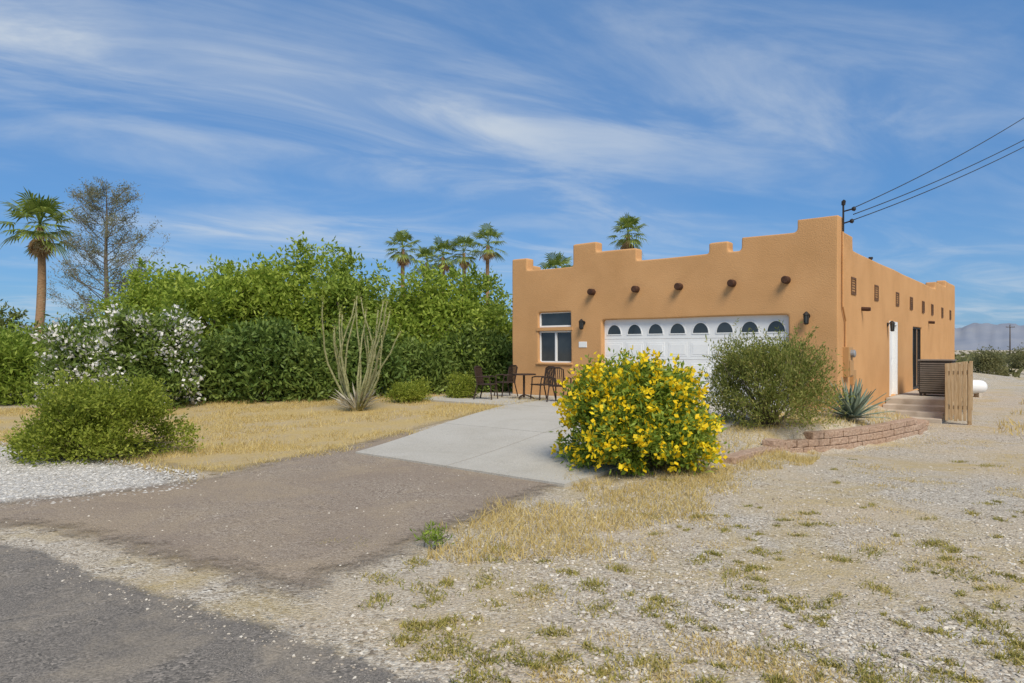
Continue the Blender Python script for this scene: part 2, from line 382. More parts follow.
o = mb.build('patio', M['concrete']); setp(o, 'small concrete patio under the front window', 'patio', kind='structure')

# ------------------------------------------------------------------ house
house = thing('house', 'tan stucco pueblo style house with stepped parapet and white garage door', 'house', (HX, HY, 0), ROT)
def fx(px):
    r = (px - 512) / F; t = 20.6 * r / (7.05 + 5.67 * r); return -9.05 * (1 - t)
w = MB()
w.box(-8.85,-.22,.22,19.8,-.8,3.3)
D0, D1 = fx(602), fx(788)
W0, W1 = fx(538.5), fx(571)
zt = 3.64
w.box(-9.05,W0,0,.26,-.8,zt).box(W1,D0,0,.26,-.8,zt).box(D1,0,0,.26,-.8,zt)
w.box(W0-.1,W1+.1,0,.26,2.43,zt).box(W0-.1,W1+.1,0,.26,-.8,1.0).box(D0-.1,D1+.1,0,.26,2.16,zt)
for a, b_, z in ((512,527,4.05),(527,573,3.68),(573,596,4.30),(573,636,4.02),(630,742,3.69),(709,728,3.95),(741,838,4.0),(797,838,4.27)):
    w.box(fx(a) if a > 512 else -9.05, fx(b_) if b_ < 838 else 0, 0, .34, 3.0, z)
SD = (5.6, 6.6); SG = (9.36, 11.1)
w.box(-.26,0,.0,SD[0],-.8,zt).box(-.26,0,SD[1],SG[0],-.8,zt).box(-.26,0,SG[1],20,-.8,zt)
w.box(-.26,0,SD[0]-.1,SD[1]+.1,2.12,zt).box(-.26,0,SG[0]-.1,SG[1]+.1,2.1,zt)
w.box(-.26,0,SD[0]-.1,SD[1]+.1,-.8,.06).box(-.26,0,SG[0]-.1,SG[1]+.1,-.8,.06)
for a, b_, z in ((0,.5,4.27),(0,1.35,3.98),(1.2,14.2,3.66),(14.2,17.0,3.92),(17.0,20,4.2)):
    w.box(-.34, 0, a, b_, 3.0, z)
w.box(-9.05,-8.78,0,20,-.8,3.66).box(-9.05,0,19.74,20,-.8,3.7).box(-9.05,-8.7,16,20,3,4.1).box(-9.05,-8.7,0,1.0,3,3.9)
tmp = w.build('tmpwall', None)
md = tmp.modifiers.new('r', 'REMESH'); md.mode = 'VOXEL'; md.voxel_size = .035; md.use_smooth_shade = True
ms = tmp.modifiers.new('s', 'SMOOTH'); ms.iterations = 3; ms.factor = .5
dg = bpy.context.evaluated_depsgraph_get()
me = bpy.data.meshes.new_from_object(tmp.evaluated_get(dg)); me.name = 'wall'
bpy.data.objects.remove(tmp)
co = np.empty(len(me.vertices)*3, np.float32); me.vertices.foreach_get('co', co); co = co.reshape(-1, 3)
co += .006 * np.stack([np.sin(co[:,1]*2.3+co[:,2]*1.7), np.sin(co[:,0]*2.1+co[:,2]*2.9), np.sin(co[:,0]*1.9+co[:,1]*1.3)], 1)
me.vertices.foreach_set('co', co.ravel()); me.update()
me.materials.clear()
link('wall', me, M['stucco'], house)
MB().box(-8.8,-.3,.3,19.75,3.28,3.36).build('roof', M['roofing'], house)

# garage door
gd = MB(); dw = D1 - D0; y0 = .14
for k in range(4):
    z0 = .05 + k*.53; gd.box(D0-.02, D1+.02, y0, y0+.06, z0, z0+.524)
for k in range(3):
    for c in range(8):
        cx = D0 + dw*(c+.5)/8; hw = dw/16 - .05; z0 = .05 + k*.53
        gd.box(cx-hw, cx+hw, y0-.005, y0+.01, z0+.08, z0+.44)
        gd.box(cx-hw+.05, cx+hw-.05, y0-.010, y0, z0+.13, z0+.39)
wz = .05 + 3*.53 + .13; wr = .20; wh = .25
def arch(cx, r, h, z, n=14): return [(cx + r*math.cos(math.pi*i/n), z + h*math.sin(math.pi*i/n)) for i in range(n+1)]
for c in range(8):
    cx = D0 + dw*(c+.5)/8
    outer = arch(cx, wr+.025, wh+.025, wz-.0); inner = arch(cx, wr, wh, wz)
    b = len(gd.v); n = len(outer)
    gd.v += [(x, y0-.016, z) for x, z in outer] + [(x, y0-.016, z) for x, z in inner] + [(x, y0+.0, z) for x, z in outer] + [(x, y0+.0, z) for x, z in inner]
    for i in range(n-1):
        gd.f += [(b+i+1, b+i, b+n+i, b+n+i+1), (b+i, b+i+1, b+2*n+i+1, b+2*n+i), (b+n+i+1, b+n+i, b+3*n+i, b+3*n+i+1)]
    gd.box(cx-wr-.025, cx+wr+.025, y0-.016, y0+.005, wz-.025, wz)
gdo = gd.build('garage_door', M['white'], house, bevel=.006)
for c in range(8):
    cx = D0 + dw*(c+.5)/8
    MB().prism_y(arch(cx, wr, wh, wz), y0-.0065, y0+.002).build('window_pane', M['glass'], gdo)
# window
wf = MB(); fy0, fy1 = .07, .16
def frame(mb, x0, x1, z0, z1, t=.05, ya=fy0, yb=fy1):
    mb.box(x0, x0+t, ya, yb, z0, z1).box(x1-t, x1, ya, yb, z0, z1).box(x0+t, x1-t, ya, yb, z0, z0+t).box(x0+t, x1-t, ya, yb, z1-t, z1)
frame(wf, W0-.02, W1+.02, 2.0, 2.45); frame(wf, W0-.02, W1+.02, .98, 1.9)
xm = (W0+W1)/2; wf.box(xm-.03, xm+.03, fy0-.004, fy1, 1.03, 1.85)
wfo = wf.build('window', M['white'], house, bevel=.006)
for a, b_, z0, z1 in ((W0+.03,W1-.03,2.05,2.40),(W0+.03,xm-.03,1.03,1.85),(xm+.03,W1-.03,1.03,1.85)):
    MB().box(a, b_, .115, .13, z0, z1).build('pane', M['glass'], wfo)
MB().box(W0-.06, W1+.06, -.02, .2, 1.905, 1.995).build('window_rail', M['stucco'], wfo)
MB().box(W0-.06, W1+.06, -.05, .16, .93, .985).build('sill', M['stucco'], wfo, bevel=.015)
# vigas
for i, px in enumerate((593,637,680,733,787)):
    x = fx(px); z = 2.93
    mbv = MB(); mbv.tube([(x,.1,z),(x,-.13,z),(x,-.17,z),(x,-.18,z)], [.088,.088,.084,.07], 14)
    mbv.build('roof_beam', M['viga'], house, smooth=False, bevel=.006)
def lantern(x, y, z, nx, ny):
    L_ = MB(); t = (-ny, nx)
    def pt(o, s, zz): return (x + nx*o + t[0]*s, y + ny*o + t[1]*s, zz)
    L_.tube([pt(.0,0,z), pt(.03,0,z)], .055, 10)
    L_.tube([pt(.03,0,z), pt(.1,0,z+.09), pt(.13,0,z+.08)], .012, 6)
    L_.tube([pt(.13,0,z+.10), pt(.13,0,z+.04), pt(.13,0,z+.03)], [.012,.075,.08], 8)
    L_.tube([pt(.13,0,z-.19), pt(.13,0,z-.16)], [.03,.06], 8)
    for k in range(4):
        a = math.pi/4 + k*math.pi/2
        L_.tube([pt(.13+.065*math.cos(a), .065*math.sin(a), z+.03), pt(.13+.05*math.cos(a), .05*math.sin(a), z-.17)], .008, 4)
    o = L_.build('wall_lantern', M['iron'], house)
    g_ = MB(); g_.tube([pt(.13,0,z-.158), pt(.13,0,z+.03)], [.042,.055], 8); g_.build('lamp_glass', M['glass'], o)
lantern(fx(584), 0, 2.1, 0, -1); lantern(fx(808), 0, 2.1, 0, -1); lantern(0, 5.25, 2.05, 1, 0)
MB().box(fx(579), fx(587), -.012, .01, 1.42, 1.58).build('number_plaque', M['white'], house, bevel=.005)
# side vents
def sy(px):
    r = (px - 512)/F; return (r*HY - HX)/(SA - r*CA)
for px in (853,876,897,911,923,932,942,950):
    yc = sy(px); v_ = MB()
    v_.box(-.02,.025,yc-.22,yc-.18,2.63,3.03).box(-.02,.025,yc+.18,yc+.22,2.63,3.03).box(-.02,.025,yc-.18,yc+.18,2.63,2.67).box(-.02,.025,yc-.18,yc+.18,2.99,3.03)
    v_.box(-.02,.004,yc-.18,yc+.18,2.67,2.99)
    for k in range(5):
        v_.box(.004,.018,yc-.18,yc+.18,2.69+k*.06,2.71+k*.06)
    v_.build('wall_vent', M['vent'], house)
# side door
sd = MB(); sd.box(-.14,-.09,SD[0]-.01,SD[1]+.01,.06,2.12)
for z0, z1 in ((.25,.95),(1.1,1.95)):
    for a, b_ in ((SD[0]+.12,SD[0]+.46),(SD[0]+.54,SD[1]-.12)): sd.box(-.092,-.078,a,b_,z0,z1)
sdo = sd.build('side_door', M['white'], house, bevel=.008)
fr = MB(); fr.box(-.09,.02,SD[0]-.06,SD[0]+.05,.06,2.16).box(-.09,.02,SD[1]-.05,SD[1]+.06,.06,2.16).box(-.09,.02,SD[0]+.05,SD[1]-.05,2.07,2.16); fr.build('door_frame', M['white'], sdo)
MB().tube([(-.09,SD[0]+.12,1.0),(-.03,SD[0]+.12,1.0),(-.02,SD[0]+.12,1.0)],[.015,.03,.02],8).build('handle', M['grey'], sdo)
gl = MB()
for a, b_ in ((SG[0]-.02,SG[0]+.05),(SG[1]-.05,SG[1]+.02),((SG[0]+SG[1])/2-.04,(SG[0]+SG[1])/2+.04)): gl.box(-.14,-.04,a,b_,.06,2.12)
gl.box(-.139,-.041,SG[0]+.05,SG[1]-.05,2.05,2.12).box(-.139,-.041,SG[0]+.05,SG[1]-.05,.06,.14)
glo = gl.build('glass_door', M['iron'], house)
MB().box(-.1,-.085,SG[0]+.05,(SG[0]+SG[1])/2-.04,.14,2.05).build('pane', M['glass'], glo)
MB().box(-.1,-.085,(SG[0]+SG[1])/2+.04,SG[1]-.05,.14,2.05).build('pane', M['glass'], glo)
# electrical service
mb = MB(); mb.box(-.01,.13,.42,.80,.75,1.42).box(.13,.15,.45,.77,.78,1.12); mbo = mb.build('meter_box', M['tanmetal'], house, bevel=.012)
MB().tube([(.13,.61,1.27),(.2,.61,1.27),(.22,.61,1.27)],[.085,.085,.06],14).build('meter_dial', M['grey'], mbo)
mb = MB(); mb.box(-.01,.09,1.05,1.28,.55,.9); mb.build('utility_box', M['tanmetal'], house, bevel=.01)
MB().tube([(.03,.55,1.42),(.03,.55,2.0),(.03,.3,2.3),(.03,.3,3.95)],.022,8).build('service_conduit', M['stucco'], house)
MB().tube([(.04,.3,3.95),(.04,.3,4.52),(.04,.3,4.53),(.045,.3,4.60),(.07,.29,4.63)],[.02,.02,.04,.045,.03],10).build('service_mast', M['iron'], house)
for za, x1 in ((4.42,.24),(4.16,.2)):
    MB().tube([(.05,.3,za-.03),(x1-.02,.3,za)],.016,6).tube([(x1-.025,.3,za),(x1+.02,.3,za),(x1+.05,.3,za)],[.035,.055,.03],10).build('insulator', M['iron'], house)
for yy in (2.2, 12.5):
    mb = MB(); mb.tube([(-.1,yy,2.35),(.16,yy,2.33),(.2,yy,2.33)],[.05,.05,.045],10); mb.build('drain_spout', M['viga'], house)
MB().tube([(-.6,6.2,3.3),(-.6,6.2,4.0)],.04,8).tube([(-.6,6.2,4.0),(-.6,6.2,4.06)],[.06,.06],8).build('roof_pipe', M['iron'], house)

# wires
S0 = Vector(to_world(.24, .3) + (0,))
for (yy, zs, lab) in ((118, 4.44, 'uppermost black power cable rising from the roof mast to the right edge'), (140, 4.30, 'middle power cable, upper of the close lower pair'), (147, 4.18, 'lowest power cable of the three leaving the roof mast')):
    E = Vector((12.24, 16.5, 0)); ze = CAMZ + (HZ-yy)*16.5/F
    pts = []
    for k in range(0, 41):
        t = k/40*3.2; p = S0.lerp(E, t); tt = .86*t + .14*t*t
        pts.append((p.x, p.y, zs + (ze-zs)*tt))
    o = MB().tube(pts, .010, 6).build('power_cable', M['wire'], smooth=True)
    setp(o, lab, 'power line', 'cables from the roof mast')

# steps, landing, railing, cooler
st = thing('concrete_steps', 'pale grey brown concrete steps and landing along the side wall', 'steps', (HX, HY, 0), ROT)
mb = MB()
for k in range(3):
    mb.box(.01,1.45,3.85+k*.36,5.02,-.8,-.36+k*.13)
mb.build('step_flight', M['stepc'], st, bevel=.015)
MB().box(.012,1.45,5.02,9.6,-.8,.045).build('landing', M['stepc'], st, bevel=.01)
rl = thing('wooden_railing', 'weathered tan vertical slat railing on the right of the side steps', 'railing', to_world(1.52, 3.9) + (-.45,), ROT)
rng = np.random.default_rng(3)
mb = MB()
for k in range(6):
    mb.box(.005+k*.094,.005+k*.094+.062,-.022,.0,.06+rng.random()*.03,1.46+rng.random()*.03)
mb.build('front_panel', M['wood'], rl, bevel=.004)
mb = MB(); yy = .06
while yy < 4.9:
    mb.box(-.012,.012,yy,yy+.088,.06+rng.random()*.03,1.45+rng.random()*.012); yy += .12
mb.build('side_panel', M['wood'], rl)
MB().box(.012,.56,.001,.035,.35,.44).box(.012,.56,.001,.035,1.2,1.29).box(.013,.045,.036,4.98,.35,.44).box(.013,.045,.036,4.98,1.2,1.29).build('rail', M['wood'], rl, bevel=.005)
for xx, yy in ((.5,.08),(.09,1.65),(.09,3.3),(.09,4.95)): MB().box(xx-.043,xx+.043,yy-.043,yy+.043,-.3,1.47).build('post', M['wood'], rl, bevel=.006)
ac = thing('air_cooler', 'dark louvred cooling unit on the landing beside the railing', 'air conditioner', to_world(.98, 6.9) + (.05,), ROT)
MB().box(-.4,.4,-.4,.4,.06,.98).build('body', M['acdark'], ac, bevel=.02)
mb = MB()
for k in range(14):
    z0 = .12 + k*.06
    mb.box(-.37,.37,-.43,-.402,z0,z0+.036); mb.box(.402,.43,-.37,.37,z0,z0+.036); mb.box(-.43,-.402,-.37,.37,z0,z0+.036)
mb.build('louvre_grille', M['aclight'], ac)
MB().box(-.43,.43,-.43,.43,.985,1.03).build('top_cover', M['aclight'], ac, bevel=.01)
for sx in (-.36,.36):
    for s2 in (-.36,.36): MB().box(sx-.03,sx+.03,s2-.03,s2+.03,-.005,.058).build('foot', M['iron'], ac)

# retaining wall
rw = MB(); rng = np.random.default_rng(11)
path = [(.16,-6.8),(.10,-5.2),(.05,-3.8),(.5,-2.6),(.95,-1.0),(1.28,1.0),(1.25,2.0),(.8,2.6),(.0,3.1)]
dense = []
for a, b_ in zip(path[:-1], path[1:]):
    n = max(1, int(math.hypot(b_[0]-a[0], b_[1]-a[1]) / .02))
    dense += [(a[0]+(b_[0]-a[0])*k/n, a[1]+(b_[1]-a[1])*k/n) for k in range(n)]
dense = np.array(dense); arc = np.concatenate([[0], np.cumsum(np.hypot(*np.diff(dense, axis=0).T))])
BL = .30
for course in range(3):
    s = (course % 2) * BL/2
    while s + BL < arc[-1]:
        m = s + BL/2
        lx = np.interp(m, arc, dense[:,0]); ly = np.interp(m, arc, dense[:,1])
        lx2 = np.interp(m+.05, arc, dense[:,0]); ly2 = np.interp(m+.05, arc, dense[:,1])
        ncourse = 1 if ly < -5.0 else (2 if ly < -3.2 or ly > .9 else 3)
        if course < ncourse:
            X, Y = to_world(lx + .06 - .012*course, ly); X2, Y2 = to_world(lx2 + .06 - .012*course, ly2)
            lo_ = float(H(*to_world(lx+.3, ly)))
            rz = math.atan2(Y2-Y, X2-X) + rng.normal()*.02
            rw.obox((X + rng.normal()*.006, Y + rng.normal()*.006, lo_ - .02 + course*.128), BL-.012, .2, .12, rz)
        s += BL
o = rw.build('retaining_wall', M['block'], bevel=.012)
setp(o, 'low curved retaining wall of reddish tan concrete blocks around the agave bed', 'wall')

# propane tank
X, Y, z = P(980, 397)
tk = thing('gas_tank', 'white horizontal gas tank half hidden behind the wooden railing', 'tank', ((985-512)/F*Y - .72, Y, z), math.radians(-8))
mb = MB(); pr = [(-.72,.02),(-.70,.11),(-.65,.19),(-.57,.24),(-.45,.265),(.45,.265),(.57,.24),(.65,.19),(.70,.11),(.72,.02)]
mb.tube([(a,0,.40) for a, r in pr], [r for a, r in pr], 24); mb.build('shell', M['tank'], tk, smooth=True)
for sx in (-.4,.4): MB().box(sx-.05,sx+.05,-.2,.2,-.02,.18).build('saddle', M['stepc'], tk, bevel=.01)
MB().tube([(0,0,.65),(0,0,.74),(0,0,.77)],[.12,.12,.07],14).build('dome_lid', M['tank'], tk)

# far utility pole
X = (1010-512)/F*170; Y = 170.0
up = thing('utility_pole', 'small distant utility pole with crossarm on the plain at far right', 'utility pole', (X, Y, float(H(X, Y))))
MB().tube([(0,0,-.5),(0,0,7.6)],[.16,.11],8).build('pole', M['bark'], up, smooth=True)
MB().box(-1.1,1.1,-.19,-.1,6.9,7.06).build('crossarm', M['bark'], up)
for sx in (-1.0, 0, 1.0): MB().tube([(sx,-.145,7.061),(sx,-.145,7.3)],[.07,.05],8).build('insulator', M['grey'], up)

# patio furniture
def make_chair(label, loc, rz):
    t = thing('patio_chair', label, 'chair', loc, rz, 'dark metal chairs on the patio')
    mb = MB(); mb.box(-.23,.23,-.22,.22,.38,.41); mb.build('seat', M['furn'], t, bevel=.012)
    mb = MB(); mb.tube([(-.21,.19,.39),(-.22,.27,.82),(-.13,.285,.86),(.13,.285,.86),(.22,.27,.82),(.21,.19,.39)], .020, 6)
    for k in range(7):
        x = -.165 + k*.055; mb.tube([(x,.195,.41),(x*1.02,.28,.845)], .012, 4)
    mb.build('backrest', M['furn'], t)
    for sx in (-.21,.21):
        MB().tube([(sx,-.18,.39),(sx*1.06,-.22,0)], .018, 6).build('leg', M['furn'], t)
        MB().tube([(sx,.19,.39),(sx*1.06,.29,0)], .018, 6).build('leg', M['furn'], t)
        MB().tube([(sx*1.06,.23,.59),(sx*1.1,-.05,.60),(sx*1.1,-.16,.58),(sx*1.02,-.18,.40)], .019, 6).build('armrest', M['furn'], t)
    return t
def on_patio(px, py):
    X, Y, z = P(px, py); return (X, Y, z + .052)
c0 = make_chair('dark metal patio chair nearest the camera, leftmost of the patio chairs', on_patio(487, 401), math.radians(70))
dup(c0, on_patio(505, 398), math.radians(-60), 'second dark metal patio chair from the left, facing the leftmost one')
dup(c0, on_patio(542, 401.5), math.radians(-60), 'dark metal patio chair right of the round bistro table')
dup(c0, on_patio(560, 403.5), math.radians(150), 'rightmost dark metal patio chair, turned with its back to the camera')
tb = thing('patio_table', 'small round dark metal bistro table between the patio chairs', 'table', on_patio(524, 401))
mb = MB(); mb.tube([(0,0,.64),(0,0,.67),(0,0,.675)],[.32,.32,.30],24); mb.build('tabletop', M['furn'], tb)
MB().tube([(0,0,.05),(0,0,.64)],.03,8).build('pedestal', M['furn'], tb)
for k in range(3):
    a = 2*math.pi*k/3; MB().tube([(0,0,.12),(.2*math.cos(a),.2*math.sin(a),.06),(.28*math.cos(a),.28*math.sin(a),0)],.018,6).build('leg', M['furn'], tb)

# ------------------------------------------------------------------ vegetation
def leaves_mesh(name, pts, dirs, L, Wd, mat, parent, rng, smooth=False):
    n = len(pts)
    d = dirs / (np.linalg.norm(dirs, axis=1, keepdims=True) + 1e-9)
    s = np.cross(d, rng.normal(size=(n, 3))); s /= (np.linalg.norm(s, axis=1, keepdims=True) + 1e-9)
    l = (L * rng.uniform(.65, 1.3, n))[:, None]; wv = (Wd * rng.uniform(.7, 1.25, n))[:, None]
    A = np.empty((n, 4, 3)); A[:, 0] = pts; A[:, 1] = pts + d*l*.5 + s*wv*.5; A[:, 2] = pts + d*l; A[:, 3] = pts + d*l*.5 - s*wv*.5
    return npmesh(name, A.reshape(-1, 3), np.arange(n*4).reshape(n, 4), mat, parent)
def crown_pts(rng, lobes, nclump, per, spread, shell=.5, gap=-1, up=.3, zmin=.03, gscale=1.5, out=.7):
    lob = np.array(lobes, float); wgt = (lob[:, 3]*lob[:, 4]*lob[:, 5])**(2/3); wgt /= wgt.sum()
    idx = rng.choice(len(lob), nclump, p=wgt)
    d = rng.normal(size=(nclump, 3)); d /= np.linalg.norm(d, axis=1, keepdims=True)
    low = (d[:, 2] < -.4) & (rng.random(nclump) < .6); d[low, 2] *= -1
    r = shell + (1-shell)*np.sqrt(rng.random(nclump)); r *= 1 + .11*rng.normal(size=nclump)
    c = lob[idx, :3] + d*r[:, None]*lob[idx, 3:6]
    if gap > -1:
        keep = np.array([noise.noise((p[0]*gscale+idx[0], p[1]*gscale, p[2]*gscale)) > gap for p in c]); c = c[keep]; d = d[keep]
    k = len(c)
    sz = spread*rng.uniform(.6, 1.4, k)
    pts = np.repeat(c, per, 0) + rng.normal(size=(k*per, 3))*np.repeat(sz, per)[:, None]*np.array([1, 1, .75])
    dirs = rng.normal(size=(k*per, 3)) + np.repeat(d, per, 0)*out + np.array([0, 0, up])
    lowm = pts[:, 2] < zmin
    pts[:, 2] = np.where(lowm, zmin + rng.random(k*per)*.12, pts[:, 2])
    return pts, dirs, c, d
def dome_lobes(rng, rx, ry, h, n, low=7):
    lobes = [(0, 0, h*.42, rx*.64, ry*.64, h*.42)]
    for i in range(n):
        a = 2*math.pi*(i + rng.random()*.7)/n; q = rng.uniform(.36, .74)
        zz = h*rng.uniform(.35, .78); k = rng.uniform(.24, .40)
        sc = math.sqrt(max(.15, 1 - (zz/h)**2*.75))
        lobes.append((rx*q*sc*math.cos(a), ry*q*sc*math.sin(a), zz, rx*k, ry*k, min(h*k*.9, (h-zz)*1.0)))
    for i in range(low):
        a = 2*math.pi*(i + rng.random()*.7)/low; q = rng.uniform(.5, .7); k = rng.uniform(.26, .38)
        lobes.append((rx*q*math.cos(a), ry*q*math.sin(a), h*rng.uniform(.12, .3), rx*k, ry*k, h*.26))
    return lobes
def stems(rng, targets, mat, parent, r0=.02, name='stem', n=5, base_r=.1, bend=.2):
    mb = MB()
    for t in targets:
        t = Vector(t); a = math.atan2(t.y, t.x)
        b = Vector((base_r*math.cos(a)*rng.random(), base_r*math.sin(a)*rng.random(), -.05))
        m = b.lerp(t, .5) + Vector((rng.normal()*bend*.3, rng.normal()*bend*.3, bend*.5))
        mb.tube([b, b.lerp(m, .55)+Vector((0,0,.05)), m, t], [r0, r0*.8, r0*.6, r0*.25], n)
    return mb.build(name, mat, parent, smooth=True)
def shoots(rng, c, d, n, length, per):
    # leafy shoots that stick out of the outline
    zc = c[:, 2] + rng.random(len(c))*c[:, 2].max()*.5
    idx = np.argsort(-zc)[:max(n*2, 8)]; idx = rng.choice(idx, n)
    dirs = d[idx]*.5 + rng.normal(size=(n, 3))*.35 + np.array([0, 0, .9]); dirs /= np.linalg.norm(dirs, axis=1, keepdims=True)
    L_ = length*rng.uniform(.5, 1.2, n)
    t = rng.random((n, per)); p = c[idx][:, None, :] + dirs[:, None, :]*(t*L_[:, None])[:, :, None]
    dd = rng.normal(size=(n, per, 3))*.8 + dirs[:, None, :]
    return p.reshape(-1, 3), dd.reshape(-1, 3)
def bush(name, label, cat, pl, pr, ptop, pbase, mat, seed, nclump, per, spread, L, Wd, nl=9, gap=-1, shell=.45, depth=.9, group=None, stem_mat='twig', nst=14, r0=.012, up=.4, push=.42, out=.7, low=7, nsh=0, shl=.3, gscale=1.5):
    rng = np.random.default_rng(seed)
    cx = (pl+pr)/2; X, Yf, z = P(cx, pbase)
    wd = (pr-pl)/F*Yf; Yc = Yf + wd*push*depth; wd = (pr-pl)/F*Yc; Xc = (cx-512)/F*Yc
    z = float(H(Xc, Yc)); h = CAMZ + (HZ-ptop)/F*Yc - z
    t = thing(name, label, cat, (Xc, Yc, z), 0, group)
    lob = dome_lobes(rng, wd/2*.97, wd/2*depth, h*.96, nl, low)
    pts, dirs, c, d = crown_pts(rng, lob, nclump, per, spread, shell, gap, up, out=out, gscale=gscale)
    if nsh:
        p2, d2 = shoots(rng, c, d, nsh, shl, 16); pts = np.concatenate([pts, p2]); dirs = np.concatenate([dirs, d2])
    leaves_mesh('foliage', pts, dirs, L, Wd, M[mat], t, rng)
    sel = rng.choice(len(c), min(nst, len(c)), replace=False)
    stems(rng, [c[i] for i in sel], M[stem_mat], t, r0)
    return t, c, d, rng, h, wd
def flowers(t, c, d, rng, n, mat, size, per=6, spread=.03, zw=0.0, frac=.7):
    # flower heads sit on the outermost leaf clumps all round the bush
    cen = c.mean(0); v = (c - cen) / (c.std(0) + 1e-6); rad = np.linalg.norm(v, axis=1) + d[:, 2]*.25 + rng.random(len(c))*.7 + zw*v[:, 2]
    idx = np.argsort(-rad)[:min(len(c), int(len(c)*frac))]; idx = rng.choice(idx, n, replace=n > len(idx))
    o_ = c[idx] - cen; o_ /= np.linalg.norm(o_, axis=1, keepdims=True)
    ctr = c[idx] + o_*rng.uniform(.08, .20, (n, 1)) + rng.normal(size=(n, 3))*.06
    pts = np.repeat(ctr, per, 0) + rng.normal(size=(n*per, 3))*spread
    dirs = rng.normal(size=pts.shape) + np.repeat(o_, per, 0)*.9
    k = pts[:, 2] > .08
    o = leaves_mesh('flowers', pts[k], dirs[k], size, size*.75, M[mat], t, rng); o['kind'] = 'stuff'

def tree(name, label, px, pbase, Y, ptop, wpx, mat, seed, nclump, per, spread, L, Wd, nl=11, gap=-.15, group=None, bottom=.12, depth=.8, nsh=8):
    rng = np.random.default_rng(seed)
    X = (px-512)/F*Y; z = float(H(X, Y)); h = CAMZ + (HZ-ptop)/F*Y - z; wd = wpx/F*Y
    t = thing(name, label, 'tree', (X, Y, z), 0, group)
    lob = [(0, 0, h*.5, wd*.32, wd*.3*depth, h*.36)]
    for i in range(nl):
        a = 2*math.pi*(i + rng.random())/nl; q = rng.uniform(.2, .44)*wd; zz = h*rng.uniform(bottom+.15, .82)*(1.06 - .35*q/(.46*wd))
        k = rng.uniform(.15, .25)*wd
        lob.append((q*math.cos(a), q*math.sin(a)*depth, zz, k*1.15, k, max(.25, min(k*.85, (h-zz)*.95))))
    lob.append((rng.normal()*wd*.1, 0, h*.83, wd*.2, wd*.17, h*.15))
    pts, dirs, c, d = crown_pts(rng, lob, nclump, per, spread, .45, gap, .15)
    p2, d2 = shoots(rng, c, d, nsh, .45, 22); pts = np.concatenate([pts, p2]); dirs = np.concatenate([dirs, d2])
    leaves_mesh('crown', pts, dirs, L, Wd, M[mat], t, rng)
    mb = MB(); f = Vector((rng.normal()*.1, rng.normal()*.1, h*.22))
    mb.tube([(0,0,-.1), f*.5, f], [.16, .13, .11], 8)
    for l in lob:
        e = Vector(l[:3]); m = f.lerp(e, .5) + Vector((rng.normal()*.1, rng.normal()*.1, -.1))
        mb.tube([f, m, e], [.08, .05, .015], 6)
    mb.build('trunk', M['bark'], t, smooth=True)
    return t, c, d, rng

# mesquite trees behind the hedge
G = 'green trees standing behind the dark hedge'
TA = (520, 36, .21, .17, .075)
tree('mesquite_tree', 'lower rounded green tree at the left end of the tall tree row, above white flowers', 170, 0, 25, 262, 124, 'mesq_b', 21, *TA, group=G, gap=-.25)
tree('mesquite_tree', 'broad tree second from the left of the tall green tree row', 230, 0, 22.5, 249, 130, 'mesq_b', 22, *TA, group=G, gap=-.25)
tree('mesquite_tree', 'tallest green tree of the row, its peak left of the ocotillo', 294, 0, 23.5, 238, 134, 'mesq_b', 23, *TA, group=G, gap=-.25)
tree('mesquite_tree', 'green tree directly behind the ocotillo canes', 360, 0, 23, 255, 122, 'mesq', 24, *TA, group=G, gap=-.25)
tree('mesquite_tree', 'green tree under the leftmost of the distant middle palms', 420, 0, 23.5, 270, 118, 'mesq_b', 25, *TA, group=G, gap=-.25)
tree('mesquite_tree', 'green tree closest to the left corner of the house', 478, 0, 24.5, 266, 112, 'mesq', 26, *TA, group=G, gap=-.25)
# dark hedge
G2 = 'dark hedge shrubs in front of the trees'
for i, (a, b_, tp, bs, mt, lab) in enumerate(((176,252,332,404,'olean2','hedge shrub beside the white flowering shrub'),(226,302,322,404,'olean','dark hedge shrub second from the left, below the tall tree row'),(282,352,342,402,'olean2','low hedge shrub just left of the ocotillo'),(333,407,332,399,'olean','dark hedge shrub right behind the ocotillo'),(388,452,342,395,'olean2','low hedge shrub behind the left small round bush'),(434,492,330,393,'olean2','mid green hedge shrub behind the right small round bush'),(470,516,336,392,'olean','dark hedge shrub at the right end touching the house corner'))):
    bush('hedge_shrub', lab, 'shrub', a, b_, tp, bs, mt, 40+i, 420, 26, .19, .19, .066, nl=10, depth=.8, group=G2, nst=10, r0=.02, push=.5, low=8, gap=-.3, nsh=30, shl=.5)
# white oleanders
for i, (a, b_, tp, bs, lab) in enumerate(((42,130,322,411,'left one of the two white flowering oleander shrubs'),(104,196,311,412,'right one of the two white flowering oleander shrubs, taller and denser with bloom'))):
    t, c, d, rng, h, wd = bush('oleander_shrub', lab, 'shrub', a, b_, tp, bs, 'olean2', 60+i, 560, 26, .17, .17, .056, nl=10, depth=.8, group='white flowering oleanders', nst=10, r0=.02, push=.45, low=9, nsh=25, shl=.4)
    flowers(t, c, d, rng, 430, 'whitefl', .11, 6, .075, zw=.25, frac=.6)
